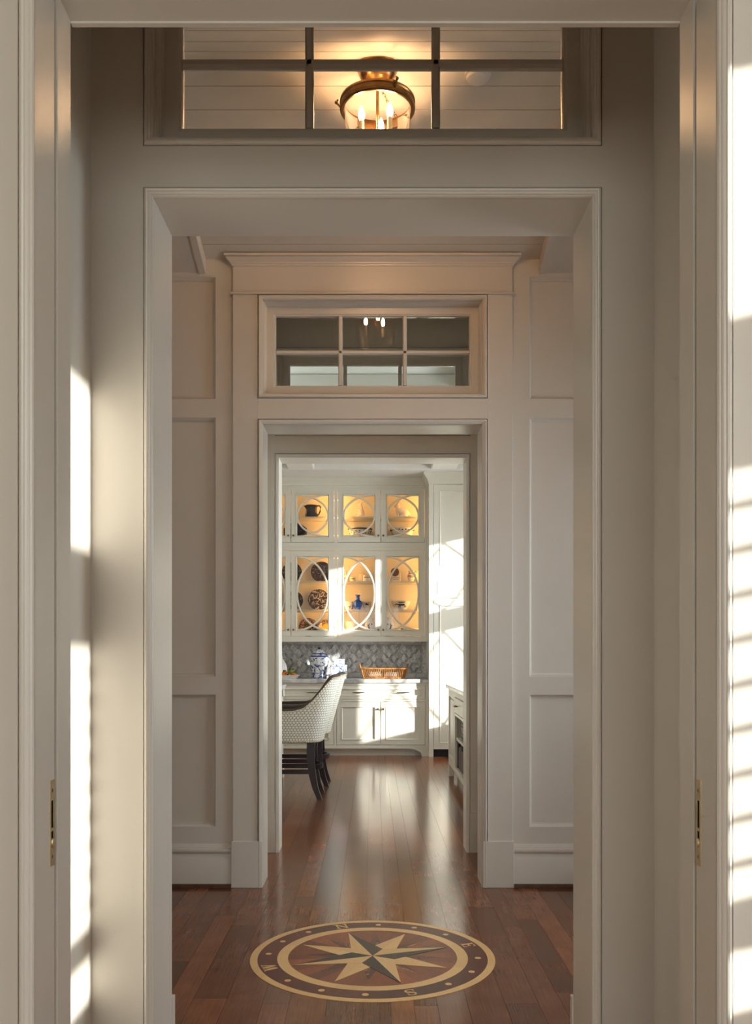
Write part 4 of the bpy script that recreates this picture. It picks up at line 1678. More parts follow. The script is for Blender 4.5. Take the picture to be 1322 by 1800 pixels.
# seated rabbit: haunch, chest, head, muzzle, two ears laid back, forelegs, tail
figure('rabbit_figurine', 'white ceramic rabbit figurine sitting with tall ears', 'figurine', 706, S(0, 0), 'bisque', [
    ((0.030, 0, 0.060), (0.062, 0.050, 0.060), 0), ((0.0, 0, 0.075), (0.066, 0.046, 0.050), 20), ((-0.042, 0, 0.090), (0.038, 0.036, 0.055), 10),
    ((-0.052, 0, 0.150), (0.030, 0.026, 0.032), 0), ((-0.076, 0, 0.142), (0.018, 0.016, 0.016), 0),
    ((-0.030, -0.012, 0.205), (0.011, 0.008, 0.046), 28), ((-0.016, 0.012, 0.200), (0.011, 0.008, 0.046), 40),
    ((-0.048, -0.018, 0.041), (0.014, 0.013, 0.040), 0), ((-0.046, 0.018, 0.041), (0.014, 0.013, 0.040), 0), ((-0.056, -0.018, 0.010), (0.022, 0.012, 0.010), 0), ((-0.056, 0.018, 0.010), (0.022, 0.012, 0.010), 0),
    ((0.020, -0.034, 0.018), (0.050, 0.016, 0.018), 0), ((0.020, 0.034, 0.018), (0.050, 0.016, 0.018), 0), ((0.092, 0, 0.040), (0.020, 0.018, 0.020), 0)])
# upright hare on a rock base
figure('hare_figurine', 'white ceramic hare figurine standing upright on hind legs', 'figurine', 634, S(0, 0), 'bisque', [
    ((0.0, 0, 0.020), (0.050, 0.040, 0.020), 0), ((0.002, 0, 0.050), (0.038, 0.034, 0.036), 0), ((0.006, 0, 0.090), (0.030, 0.028, 0.046), 8),
    ((0.006, 0, 0.130), (0.024, 0.022, 0.032), 0), ((-0.002, 0, 0.166), (0.024, 0.019, 0.021), 0), ((-0.022, 0, 0.160), (0.014, 0.012, 0.011), 0),
    ((0.010, -0.010, 0.185), (0.008, 0.007, 0.022), 30), ((0.010, 0.010, 0.185), (0.008, 0.007, 0.022), 30),
    ((-0.022, -0.014, 0.105), (0.022, 0.009, 0.009), 20), ((-0.022, 0.014, 0.105), (0.022, 0.009, 0.009), 20), ((0.036, 0, 0.070), (0.012, 0.012, 0.040), -10),
    ((-0.030, -0.02, 0.012), (0.030, 0.012, 0.012), 0), ((-0.030, 0.02, 0.012), (0.030, 0.012, 0.012), 0)])
# sprig beside the hare
mb = MB()
xh = on_shelf(622)
mb.tube([(xh + 0.028, YI - 0.01, S(0, 0) + 0.001), (xh + 0.022, YI - 0.01, S(0, 0) + 0.09), (xh + 0.002, YI - 0.01, S(0, 0) + 0.145), (xh - 0.04, YI - 0.01, S(0, 0) + 0.150)], [0.004, 0.003, 0.003, 0.0015], 6)
for k in range(5):
    mb.ball((xh - 0.03 + k * 0.012, YI - 0.01, S(0, 0) + 0.150 - 0.006 * (k % 2)), 0.008, 0.003, 0.004, 8, 5)
mb.build('ceramic_sprig', 'bisque', None, smooth='full', label='thin white ceramic sprig bending beside the hare figurine', cat='ornament', base=(xh + 0.028, YI, S(0, 0)))


def bowl(name, label, px, zs, r, h, mat, y=YI, foot=0.45, sx=1.0, group=None, cat='bowl'):
    x = wx(px, y)
    mb = MB()
    mb.lathe([(0.0, 0.010), (r * foot, 0.008), (r * foot, 0.0), (r * foot + 0.006, 0.0), (r * (foot + 0.06), 0.012), (r * 0.80, h * 0.42), (r * 0.95, h * 0.75), (r, h), (r - 0.006, h - 0.002),
              (r * 0.90, h * 0.72), (r * 0.74, h * 0.42), (r * foot, 0.018), (0.0, 0.016)], 0, 0, 40, 0)
    mb.v = [(x + p[0] * sx, y + p[1], zs + p[2]) for p in mb.v]
    return mb.build(name, mat, None, smooth=True, label=label, cat=cat, base=(x, y, zs), group=group)


bo = bowl('serving_bowl', 'large white bowl with dark floral sprays below the hare', 633, S(0, 'floor'), 0.153, 0.140, 'floral_china', y=11.446)
mb = MB()
xb = wx(633, 11.446)
mb.lathe([(0.147, 0.118), (0.1525, 0.134), (0.1535, 0.134), (0.1485, 0.118)], xb, 11.446, 40, S(0, 'floor'))
mb.build('green_rim', 'leaf', bo, smooth=True)
random.seed(4)
for k in range(9):
    a = math.radians(200 + k * 17.5)
    for q in range(3):
        zz = 0.05 + 0.028 * q + random.uniform(-0.008, 0.008)
        rr = 0.153 * (0.80 + 0.15 * (zz - 0.065) / 0.05) + 0.003
        aa = a + random.uniform(-0.06, 0.06)
        mb = MB()
        mb.ball((xb + rr * math.cos(aa), 11.446 + rr * math.sin(aa), S(0, 'floor') + zz), 0.009, 0.005, 0.009, 8, 5)
        mb.build('flower', random.choice(('ink', 'leaf', 'book_brick', 'ink')), bo, smooth='full')
bo = bowl('serving_bowl', 'white bowl with red flower garland below the rabbit', 707, S(0, 'floor'), 0.148, 0.140, 'white_ceramic', y=11.446)
xb = wx(707, 11.446)
for k in range(11):
    a = math.radians(190 + k * 16)
    mb = MB()
    mb.ball((xb + 0.1435 * math.cos(a), 11.446 + 0.1435 * math.sin(a), S(0, 'floor') + 0.116 - 0.005 * (k % 2)), 0.011, 0.006, 0.009, 8, 5)
    mb.build('flower', random.choice(('book_brick', 'book_plum', 'ink')), bo, smooth='full')


def canister(px, zs, r, h, mat, label, lid=True, text=True, y=YI, knobr=0.010, name='canister'):
    x = wx(px, y)
    t = thing(name, label, 'jar', (x, y, zs), 'cream jars on the upper shelf')
    mb = MB()
    mb.lathe([(0.0, 0.0), (r, 0.0), (r * 1.02, 0.004), (r, h * 0.9), (r * 0.94, h), (0.0, h)], x, y, 28, zs)
    mb.build('body', mat, t, smooth=True)
    if lid:
        mb = MB()
        mb.lathe([(r * 1.04, h * 0.99), (r * 1.04, h + 0.007), (r * 0.7, h + 0.018), (knobr * 0.5, h + 0.022), (knobr * 0.5, h + 0.028), (knobr, h + 0.034), (knobr * 0.8, h + 0.044), (0.0, h + 0.046)], x, y, 28, zs)
        mb.build('lid', mat, t, smooth=True)
    if text:
        mb = MB()
        for k in range(6):
            a = math.radians(270 + (k - 2.5) * 15)
            c = Vector((x + (r + 0.001) * math.cos(a), y + (r + 0.001) * math.sin(a), zs + h * 0.62))
            tt = Vector((-math.sin(a), math.cos(a), 0))
            for dz in (-1, 1):
                mb.tube([c - tt * 0.004 + Vector((0, 0, -0.006 * dz)), c + tt * 0.004 + Vector((0, 0, 0.006 * dz))], 0.0018, 5)
        mb.build('lettering', 'ink', t)
    return t


canister(608, S(1, 0), 0.030, 0.075, 'cream_glaze', 'small cream lidded pot at end of jar shelf', y=11.45)
canister(620, S(1, 0), 0.034, 0.058, 'cream_glaze', 'small cream pot with dark lettering beside lidded canister', lid=False)
canister(636, S(1, 0), 0.038, 0.096, 'cream_glaze', 'tall cream lidded canister on the jar shelf', text=False, y=11.49)
canister(645, S(1, 0), 0.050, 0.080, 'white_ceramic', 'wide white canister with bold dark lettering', lid=False, y=11.40)

# blue vase
zs = S(1, 1)
x = on_shelf(629)
mb = MB()
mb.lathe([(0.0, 0.006), (0.034, 0.0), (0.037, 0.006), (0.040, 0.022), (0.054, 0.055), (0.058, 0.080), (0.052, 0.102), (0.034, 0.116), (0.025, 0.124), (0.022, 0.150), (0.023, 0.168), (0.030, 0.180), (0.036, 0.184),
          (0.033, 0.186), (0.018, 0.165), (0.016, 0.12), (0.0, 0.11)], x, YI - 0.03, 36, zs)
mb.build('vase', 'cobalt_glass', None, smooth=True, label='glossy cobalt blue vase with flared neck on middle shelf', cat='vase', base=(x, YI - 0.03, zs))


def mug(px, r, h, mat, label, y):
    x = wx(px, y)
    t = thing('cup', label, 'cup', (x, y, zs), 'blue and white cups beside the vase')
    mb = MB()
    mb.lathe([(0.0, 0.002), (r * 0.62, 0.0), (r * 0.80, h * 0.15), (r, h * 0.5), (r * 1.02, h), (r * 0.97, h), (r * 0.94, h * 0.5), (r * 0.6, 0.012), (0.0, 0.01)], x, y, 32, zs)
    mb.build('body', mat, t, smooth=True)
    return t


mug(614, 0.056, 0.104, 'mug_china', 'pale blue and white cup to one side of the cobalt vase, by the stile', 11.46)
m2 = mug(645, 0.054, 0.104, 'white_ceramic', 'white cup printed with a navy mound beside the cobalt vase', 11.44)
x = wx(645, 11.44)
mb = MB()
for c, r in (((-0.004, 0.068), (0.020, 0.012)), ((-0.006, 0.076), (0.012, 0.013)), ((0.016, 0.060), (0.010, 0.005))):
    mb.ball((x + c[0], 11.44 - 0.0535, zs + c[1]), r[0], 0.004, r[1], 10, 6)
mb.tube([(x - 0.034, 11.44 - 0.044, zs + 0.070), (x - 0.024, 11.44 - 0.050, zs + 0.092), (x - 0.002, 11.44 - 0.0545, zs + 0.098), (x + 0.018, 11.44 - 0.052, zs + 0.088), (x + 0.028, 11.44 - 0.047, zs + 0.066)], 0.002, 5)
mb.build('printed_scene', 'ink', m2, smooth='full')

# running-animal bowl
bo = bowl('oval_bowl', 'oval cream bowl painted with a running black animal', 705, S(1, 1), 0.118, 0.108, 'white_ceramic', y=11.42, foot=0.55)
x, zz, yy = wx(705, 11.42), S(1, 1), 11.42
mb = MB()
for c, r, rot in (((0.002, 0.060), (0.045, 0.013), 0), ((-0.052, 0.066), (0.022, 0.006), 12), ((-0.072, 0.061), (0.013, 0.005), 0), ((0.004, 0.088), (0.050, 0.006), -4), ((-0.026, 0.042), (0.005, 0.018), 30), ((-0.012, 0.038), (0.004, 0.018), 12),
                  ((0.040, 0.042), (0.005, 0.018), -30), ((0.052, 0.046), (0.004, 0.015), -42)):
    px_, pz_ = c
    rr = 0.118 * (0.80 + 0.15 * (pz_ - 0.045) / 0.036) if pz_ < 0.081 else 0.118 * (0.95 + 0.05 * (pz_ - 0.081) / 0.027)
    dy = math.sqrt(max(0.0001, rr * rr - px_ * px_))
    mb.ball((x + px_, yy - dy - 0.001, zz + pz_), r[0], 0.006, r[1], 12, 7, Matrix.Rotation(math.radians(rot), 3, 'Y'))
mb.build('painted_animal', 'ink', bo, smooth='full')

# salt box with round wooden lid
zs = S(1, 0)
x = on_shelf(696)
t = thing('salt_box', 'cream ceramic salt box with round brown wooden lid and dark lettering', 'jar', (x, 11.45, zs))
mb = MB()
mb.prism_y([(x - 0.058, zs), (x + 0.058, zs), (x + 0.058, zs + 0.115), (x + 0.045, zs + 0.15), (x + 0.020, zs + 0.172), (x - 0.020, zs + 0.172), (x - 0.045, zs + 0.15), (x - 0.058, zs + 0.115)], 11.40, 11.49)
mb.build('body', 'cream_glaze', t, bevel=0.006)
mb = MB()
mb.lathe_y([(0.0, 11.390), (0.046, 11.390), (0.051, 11.394), (0.051, 11.401)], x - 0.012, zs + 0.118, 32)
mb.build('wooden_lid', 'brown_lid', t, smooth=True)
mb = MB()
for k in range(7):
    xx = x - 0.042 + k * 0.014
    mb.tube([(xx - 0.004, 11.399, zs + 0.040), (xx + 0.003, 11.399, zs + 0.054)], 0.0022, 5)
mb.tube([(x - 0.036, 11.399, zs + 0.028), (x + 0.036, 11.399, zs + 0.029)], 0.0018, 5)
mb.build('lettering', 'ink', t)

# small jugs
for px, y, mat, lab in ((723, 11.42, 'floral_china', 'small cream jug with brown banded pattern on upper shelf'), (735, 11.47, 'cream_glaze', 'small orange-cream jug behind the banded jug')):
    x = wx(px, y)
    t = thing('jug', lab, 'jug', (x, y, zs), 'small jugs beside the salt box')
    mb = MB()
    mb.lathe([(0.0, 0.002), (0.026, 0.0), (0.030, 0.010), (0.044, 0.040), (0.046, 0.070), (0.036, 0.096), (0.030, 0.110), (0.036, 0.130), (0.040, 0.134), (0.036, 0.132), (0.026, 0.11), (0.030, 0.04), (0.0, 0.01)], x, y, 28, zs)
    mb.build('body', mat, t, smooth=True)
    handle(arc3(x + 0.038, zs + 0.08, 0.026, 0.034, 80, -80, y), 0.005, 'handle', mat, t)
    if mat == 'floral_china':
        for hz, mt in ((0.100, 'brown_lid'), (0.080, 'book_brick'), (0.060, 'brown_lid')):
            mb = MB()
            rr = 0.036 if hz > 0.09 else 0.0465
            mb.lathe([(rr - 0.002, hz - 0.006), (rr, hz - 0.004), (rr, hz + 0.004), (rr - 0.003, hz + 0.006)], x, y, 28, zs)
            mb.build('painted_band', mt, t, smooth=True)

# bottom of the cabinet: tureen, two jugs with black scrolls, bowls, plates
zs = S(1, 'floor')
bowl('tureen', 'large pale celadon tureen bowl behind the door crossing', 622, zs, 0.108, 0.185, 'white_ceramic', y=11.475, foot=0.4)
for px, lab in ((650, 'white ewer with black scroll brushwork under the cobalt vase'), (685, 'white ewer with black scroll brushwork under the animal bowl')):
    x, y = wx(px, 11.375), 11.375
    t = thing('ewer', lab, 'jug', (x, y, zs), 'white ewers with black scrolls')
    mb = MB()
    mb.lathe([(0.0, 0.002), (0.045, 0.0), (0.050, 0.012), (0.070, 0.060), (0.074, 0.110), (0.058, 0.160), (0.040, 0.195), (0.038, 0.215), (0.046, 0.235), (0.042, 0.235), (0.034, 0.21), (0.04, 0.05), (0.0, 0.012)], x, y, 32, zs)
    mb.build('body', 'white_ceramic', t, smooth=True)
    sg = 1 if px < 660 else -1
    pts = []
    for k in range(15):
        u = k / 14
        px_ = sg * (0.018 * math.cos(u * 4.4) + 0.004)
        pz_ = 0.045 + 0.115 * u
        rr = 0.070 + 0.004 * math.sin(u * 3) - max(0, (u - 0.6)) * 0.03
        pts.append((x + px_, y - math.sqrt(rr * rr - px_ * px_) - 0.002, zs + pz_))
    mb = MB()
    mb.tube(pts, [0.003 + 0.006 * math.sin(math.pi * k / 14) for k in range(15)], 7)
    for dx, dz in ((0.024, 0.150), (-0.022, 0.055), (0.026, 0.05), (-0.018, 0.135)):
        mb.ball((x + sg * dx, y - math.sqrt(0.069 ** 2 - dx * dx) - 0.001, zs + dz), 0.013, 0.004, 0.006, 10, 6, Matrix.Rotation(0.5, 3, 'Y'))
    mb.build('black_scroll', 'ink', t, smooth='full')
bowl('footed_bowl', 'small white bowl at cabinet bottom beside stacked plates', 714, zs, 0.066, 0.105, 'white_ceramic', y=11.37)
for k in range(4):
    x, y = wx(733, 11.50), 11.50
    z = zs + k * 0.026
    labs = ['lowest', 'second', 'third', 'topmost']
    mb = MB()
    mb.lathe([(0.0, 0.004), (0.04, 0.0), (0.045, 0.004), (0.078, 0.022), (0.080, 0.026), (0.076, 0.026), (0.045, 0.012), (0.0, 0.010)], x, y, 28, z)
    mb.build('saucer', 'white_ceramic', None, smooth=True, label=labs[k] + ' white dish of the short stack at cabinet bottom', cat='dish', group='stacked white dishes', base=(x, y, z))

# ================================================================ THINGS ON THE WORKTOP
# ginger jar, hexagonal
YJ = 11.36
x = wx(561, YJ)
t = thing('ginger_jar', 'tall blue and white porcelain ginger jar with domed lid on the worktop', 'jar', (x, YJ, ZCT))
mb = MB()
mb.lathe([(0.0, 0.0), (0.092, 0.0), (0.095, 0.008), (0.092, 0.014), (0.090, 0.065), (0.096, 0.10), (0.112, 0.17), (0.122, 0.225), (0.118, 0.255), (0.095, 0.280), (0.070, 0.296), (0.066, 0.304), (0.0, 0.304)], x, YJ, 12, ZCT)
mb.build('body', 'ginger_china', t, smooth=True)
mb = MB()
mb.lathe([(0.066, 0.300), (0.076, 0.302), (0.077, 0.310), (0.070, 0.324), (0.048, 0.344), (0.022, 0.354), (0.0, 0.356)], x, YJ, 28, ZCT)
lo_ = mb.build('lid', 'ginger_china', t, smooth=True)
mb = MB()
mb.lathe([(0.012, 0.352), (0.014, 0.360), (0.018, 0.370), (0.012, 0.382), (0.0, 0.386)], x, YJ, 18, ZCT)
mb.build('finial', 'ink', lo_, smooth=True)
mb = MB()
mb.lathe([(0.0665, 0.2985), (0.078, 0.300), (0.078, 0.307), (0.0665, 0.308)], x, YJ, 28, ZCT)
mb.build('lid_band', 'book_navy', lo_, smooth=True)

# stacked china boxes
YX = 11.33
for k, (x0, x1, z0, h, lab) in enumerate(((581, 610, 0, 0.165, 'square blue and white china box standing on the worktop'), (586.5, 605.5, 0.165, 0.072, 'small blue and white china box on top of the larger box'))):
    a, b = wx(x0, YX), wx(x1, YX)
    t = thing('china_box', lab, 'box', ((a + b) / 2, YX, ZCT + z0))
    MB().box(a, b, YX - (b - a) / 2, YX + (b - a) / 2, ZCT + z0, ZCT + z0 + h - 0.02).build('body', 'box_china', t, bevel=0.008)
    MB().box(a - 0.003, b + 0.003, YX - (b - a) / 2 - 0.003, YX + (b - a) / 2 + 0.003, ZCT + z0 + h - 0.02, ZCT + z0 + h).build('lid', 'box_china', t, bevel=0.008)

# cane basket
YK = 11.22
xa, xb = wx(633, YK), wx(716.5, YK)
ba, bb_ = wx(640.5, YK), wx(711, YK)
zt_b = wz(1175, YK)
t = thing('cane_basket', 'shallow amber cane basket with upright end handles on the worktop', 'basket', ((xa + xb) / 2, YK, ZCT))
dyt, dyb = 0.13, 0.10
MB().box(ba, bb_, YK - dyb, YK + dyb, ZCT, ZCT + 0.010).build('base', 'cane', t)
for (ax, bx2, dy, z, r) in ((xa + 0.01, xb - 0.01, dyt, zt_b, 0.010), (ba, bb_, dyb, ZCT + 0.012, 0.006)):
    mb = MB()
    mb.tube([(ax, YK - dy, z), (bx2, YK - dy, z), (bx2, YK + dy, z), (ax, YK + dy, z), (ax, YK - dy, z)], r, 8)
    mb.build('rim', 'cane', t)
ns = 25
for side in (-1, 1):
    for k in range(ns):
        u = k / (ns - 1)
        mb = MB()
        mb.tube([(ba + (bb_ - ba) * u, YK + side * dyb, ZCT + 0.004), (xa + 0.012 + (xb - xa - 0.024) * u, YK + side * dyt, zt_b)], 0.0042 if k not in (0, ns - 1) else 0.008, 6)
        mb.build('slat', 'cane', t)
for e, (tx, bx2) in enumerate(((xa + 0.01, ba), (xb - 0.01, bb_))):
    for k in range(1, 8):
        u = k / 8
        mb = MB()
        mb.tube([(bx2, YK - dyb + 2 * dyb * u, ZCT + 0.004), (tx, YK - dyt + 2 * dyt * u, zt_b)], 0.0042, 6)
        mb.build('slat', 'cane', t)
    sg = -1 if e == 0 else 1
    mb = MB()
    mb.tube([(tx, YK - 0.09, zt_b), (tx + sg * 0.012, YK - 0.085, zt_b + 0.045), (tx + sg * 0.018, YK - 0.05, zt_b + 0.060), (tx + sg * 0.018, YK + 0.05, zt_b + 0.060), (tx + sg * 0.012, YK + 0.085, zt_b + 0.045), (tx, YK + 0.09, zt_b)], 0.0075, 8)
    mb.build('handle', 'cane', t, smooth=True)
for k, (pa, pb, lab) in enumerate(((648, 671, 'folded white napkin bundle in the sunny half of basket'), (676, 701, 'folded white napkin bundle in the shaded half of basket'))):
    a, b = wx(pa, YK), wx(pb, YK)
    mb = MB()
    for q in range(3):
        mb.box(a + 0.004 * q, b - 0.003 * q, YK - 0.075, YK + 0.075, ZCT + 0.010 + q * 0.024, ZCT + 0.033 + q * 0.024)
    mb.build('napkin_bundle', 'linen', None, label=lab, cat='napkin', group='napkins in the cane basket', base=((a + b) / 2, YK, ZCT + 0.010), bevel=0.007)

# fruit dish
YD = 11.14
xd = wx(503, YD)
mb = MB()
n0 = 0
for (hx, hy, z) in ((0.12, 0.09, 0.0), (0.165, 0.125, 0.046), (0.160, 0.120, 0.046), (0.115, 0.085, 0.008)):
    mb.v += [(xd - hx, YD - hy, ZCT + z), (xd + hx, YD - hy, ZCT + z), (xd + hx, YD + hy, ZCT + z), (xd - hx, YD + hy, ZCT + z)]
for a in range(3):
    for c in range(4):
        d = (c + 1) % 4
        mb.f.append((a * 4 + c, a * 4 + d, a * 4 + 4 + d, a * 4 + 4 + c))
mb.f.append((3, 2, 1, 0))
mb.f.append((12, 13, 14, 15))
mb.build('fruit_dish', 'white_ceramic', None, label='white rectangular flared dish holding citrus on the worktop', cat='dish', base=(xd, YD, ZCT))
fruit = [(-0.045, -0.030, 0.0396, 0.034, 'orange_peel', 'orange resting at the middle of the fruit dish'), (0.100, -0.020, 0.0378, 0.032, 'orange_peel', 'orange at the flared end of the fruit dish'),
         (0.040, 0.040, 0.0415, 0.036, 'green_peel', 'green citrus under the leaves in the fruit dish'), (0.058, 0.000, 0.0955, 0.036, 'green_peel', 'green citrus on top of the fruit pile'),
         (0.030, -0.045, 0.0359, 0.030, 'orange_peel', 'small orange at the front of the fruit pile'), (-0.020, 0.020, 0.0700, 0.030, 'orange_peel', 'orange on top of the fruit pile')]
for dx, dy, dz, r, mt, lab in fruit:
    mb = MB()
    mb.ball((xd + dx, YD + dy, ZCT + dz), r, r, r * 0.93, 18, 12)
    mb.ball((xd + dx, YD + dy, ZCT + dz + r * 0.90), r * 0.10, r * 0.10, r * 0.08, 8, 5)
    mb.build('citrus_fruit', mt, None, smooth='full', label=lab, cat='fruit', group='citrus in the fruit dish', base=(xd + dx, YD + dy, ZCT + dz - r * 0.93))
# leaves lying against the skins of the fruit
for fi, nd, tw in ((3, (-0.35, -0.75, 0.55), 0.5), (3, (0.65, -0.55, 0.50), 2.2), (5, (-0.25, -0.60, 0.75), 1.0), (5, (0.15, 0.30, 0.92), 0.2), (0, (-0.55, -0.70, 0.45), 1.7), (4, (-0.15, -0.90, 0.40), 0.1)):
    dx, dy, dz, r = fruit[fi][:4]
    n_ = Vector(nd).normalized()
    c = Vector((xd + dx, YD + dy, ZCT + dz)) + n_ * (r + 0.0005)
    t1 = n_.orthogonal().normalized()
    t2 = n_.cross(t1)
    d = (t1 * math.cos(tw) + t2 * math.sin(tw)) * 0.028
    s_ = (t2 * math.cos(tw) - t1 * math.sin(tw)) * 0.011
    mb = MB()
    mb.v += [tuple(p) for p in (c - d + n_ * 0.001, c + s_ + n_ * 0.003, c + d + n_ * 0.001, c - s_ + n_ * 0.003, c)]
    mb.f += [(0, 4, 1), (1, 4, 2), (2, 4, 3), (3, 4, 0)]
    mb.build('citrus_leaf', 'leaf', None, label='dark pointed leaf tucked among the citrus in the dish', cat='leaf', group='leaves in the fruit dish', base=tuple(c))
# white jar at the dish's far end
xw = wx(492, 11.36)
mb = MB()
mb.lathe([(0.0, 0.0), (0.075, 0.0), (0.080, 0.01), (0.090, 0.06), (0.092, 0.11), (0.080, 0.17), (0.050, 0.22), (0.030, 0.25), (0.034, 0.27), (0.028, 0.27), (0.02, 0.22), (0.0, 0.21)], xw, 11.36, 32, ZCT)
mb.build('white_jar', 'white_ceramic', None, smooth=True, label='rounded plain white jar behind the fruit dish', cat='jar', base=(xw, 11.36, ZCT))

# ================================================================ ISLAND (only its end shows past the doorway)
isl = thing('kitchen_island', 'white kitchen island with pale stone top at the stools', 'island', (-1.45, 7.9, 0))
IX, IY0, IY1 = -0.862, 6.8, 9.25
MB().box(-2.3, IX, IY0, IY1, 0.875, 0.915).build('stone_top', 'counter_marble', isl, bevel=0.006)
mb = MB()
mb.box(-2.2, -1.16, IY0 + 0.1, IY1 - 0.06, 0.10, 0.875)
mb.box(-2.15, -1.2, IY0 + 0.14, IY1 - 0.10, 0.0, 0.10)
mb.build('body', 'cabinet_paint', isl)
for yy in (IY0 + 0.12, IY1 - 0.10):
    mb = MB()
    mb.box(IX - 0.10, IX - 0.025, yy - 0.037, yy + 0.037, 0.0, 0.80)
    mb.box(IX - 0.112, IX - 0.013, yy - 0.05, yy + 0.05, 0.80, 0.876)
    mb.box(IX - 0.108, IX - 0.017, yy - 0.045, yy + 0.045, 0.0, 0.12)
    mb.build('leg', 'cabinet_paint', isl, bevel=0.004)

# ================================================================ BAR STOOLS
def make_stool(loc):
    L = Vector(loc)
    st_ = thing('bar_stool', 'dotted cream counter stool with brown inner back, standing nearest the hall doorway', 'stool', loc, 'upholstered stools at the island')
    plan = [(-0.285, -0.255), (-0.24, -0.265), (-0.16, -0.270), (-0.06, -0.272), (0.03, -0.272), (0.09, -0.271), (0.13, -0.269), (0.165, -0.265), (0.20, -0.256), (0.232, -0.236), (0.258, -0.20), (0.276, -0.14), (0.286, -0.07), (0.290, 0.0)]
    plan = plan + [(x, -y) for x, y in plan[-2::-1]]
    zb = 0.485

    def ztop(x):
        pts = [(-0.3, 0.742), (0.03, 0.748), (0.09, 0.772), (0.13, 0.830), (0.165, 0.905), (0.20, 0.985), (0.232, 1.024), (0.3, 1.036)]
        for (xa_, za_), (xb_, zb_) in zip(pts, pts[1:]):
            if xa_ <= x <= xb_:
                return za_ + (zb_ - za_) * (x - xa_) / (xb_ - xa_)
        return 1.03

    def rake(x, z):
        f = min(1, max(0, (x + 0.05) / 0.25))
        f = f * f * (3 - 2 * f)
        return 0.150 * f * (z - zb) / 0.55

    n = len(plan)
    nrm = []
    for i in range(n):
        a = plan[max(0, i - 1)]
        b = plan[min(n - 1, i + 1)]
        dx, dy = b[0] - a[0], b[1] - a[1]
        Ln = math.hypot(dx, dy)
        nrm.append((dy / Ln, -dx / Ln))      # outward
    K = 12
    arc = [0]
    for i in range(1, n):
        arc.append(arc[-1] + math.hypot(plan[i][0] - plan[i - 1][0], plan[i][1] - plan[i - 1][1]))

    def pt(i, k, off=0.0, z0=zb):
        x, y = plan[i]
        zt = ztop(x)
        z = z0 + (zt - z0) * k / K
        r = rake(x, z)
        bul = 0.0
        x2, y2 = x + nrm[i][0] * (off + bul), y + nrm[i][1] * (off + bul)
        return Vector((L.x + x2 + r, L.y + y2, z))
    outer = MB()
    outer.uv = []
    for i in range(n):
        for k in range(K + 1):
            p = pt(i, k)
            outer.v.append(tuple(p))
            outer.uv.append((arc[i] + rake(plan[i][0], p.z) * 0.0, p.z))
    for i in range(n - 1):
        for k in range(K):
            a = i * (K + 1) + k
            outer.f.append((a, a + K + 1, a + K + 2, a + 1))
    # build without welding so uvs stay per vertex
    o0 = L
    me = bpy.data.meshes.new('outer_shell')
    me.from_pydata([tuple(Vector(p) - o0) for p in outer.v], [], outer.f)
    ul = me.uv_layers.new(name='UVMap')
    for l in me.loops:
        ul.data[l.index].uv = outer.uv[l.vertex_index]
    me.materials.append(M['dot_fabric'])
    me.shade_smooth()
    oo = bpy.data.objects.new('outer_shell', me)
    C.objects.link(oo)
    oo.parent = st_
    ORG[oo.name] = o0
    inner = MB()
    T = 0.055
    for i in range(n):
        col = [pt(i, K, 0.0)]
        p = pt(i, K, -0.006)
        col.append(p + Vector((0, 0, 0.010)))
        p = pt(i, K, -0.028)
        col.append(p + Vector((0, 0, 0.017)))
        p = pt(i, K, -0.048)
        col.append(p + Vector((0, 0, 0.008)))
        for k in range(K, -1, -2):
            col.append(pt(i, k, -T))
        inner.v += [tuple(p) for p in col]
        m_ = len(col)
    for i in range(n - 1):
        for k in range(m_ - 1):
            a = i * m_ + k
            inner.f.append((a, a + m_, a + m_ + 1, a + 1))
    for i in (0, n - 1):
        inner.f.append(tuple(i * m_ + k for k in range(m_)))
    inner.build('inner_back', 'brown_velvet', st_, smooth='full')
    # seat
    mb = MB()
    mb.prism_z([(L.x - 0.30, L.y - 0.21), (L.x + 0.16, L.y - 0.212), (L.x + 0.22, L.y - 0.17), (L.x + 0.235, L.y), (L.x + 0.22, L.y + 0.17), (L.x + 0.16, L.y + 0.212), (L.x - 0.30, L.y + 0.21)], 0.50, 0.655)
    mb.build('seat', 'brown_velvet', st_, bevel=0.025)
    mb = MB()
    mb.prism_z([(L.x + x * 0.97, L.y + y * 0.97) for x, y in plan], 0.478, 0.51)
    mb.build('seat_frame', 'espresso', st_)
    # nailheads along rim and hem
    nb_ = MB()

    def along(fn):
        pts = []
        for i in range(n - 1):
            for q in range(8):
                a, b = fn(i), fn(i + 1)
                pts.append(a.lerp(b, q / 8))
        pts.append(fn(n - 1))
        acc, last = 1.0, pts[0]
        for p in pts:
            acc += (p - last).length
            last = p
            if acc >= 0.0165:
                acc = 0
                nb_.ball(p, 0.0062, seg=6, rings=4)
    along(lambda i: pt(i, K, 0.001) - Vector((0, 0, 0.008)))
    along(lambda i: pt(i, 0, 0.001) + Vector((0, 0, 0.008)))
    nb_.build('nailhead_trim', 'brass', st_, smooth='full', kind='stuff')
    # legs

    def leg(path, ws, name='leg'):
        mb = MB()
        for (x, y, z), wd in zip(path, ws):
            hx, hy = wd
            mb.v += [(L.x + x - hx, L.y + y - hy, z), (L.x + x + hx, L.y + y - hy, z), (L.x + x + hx, L.y + y + hy, z), (L.x + x - hx, L.y + y + hy, z)]
        k = len(path)
        for i in range(k - 1):
            for c in range(4):
                d = (c + 1) % 4
                mb.f.append((i * 4 + c, i * 4 + d, i * 4 + 4 + d, i * 4 + 4 + c))
        mb.f.append((3, 2, 1, 0))
        mb.f.append(tuple((k - 1) * 4 + c for c in range(4)))
        return mb.build(name, 'espresso', st_, smooth=True)
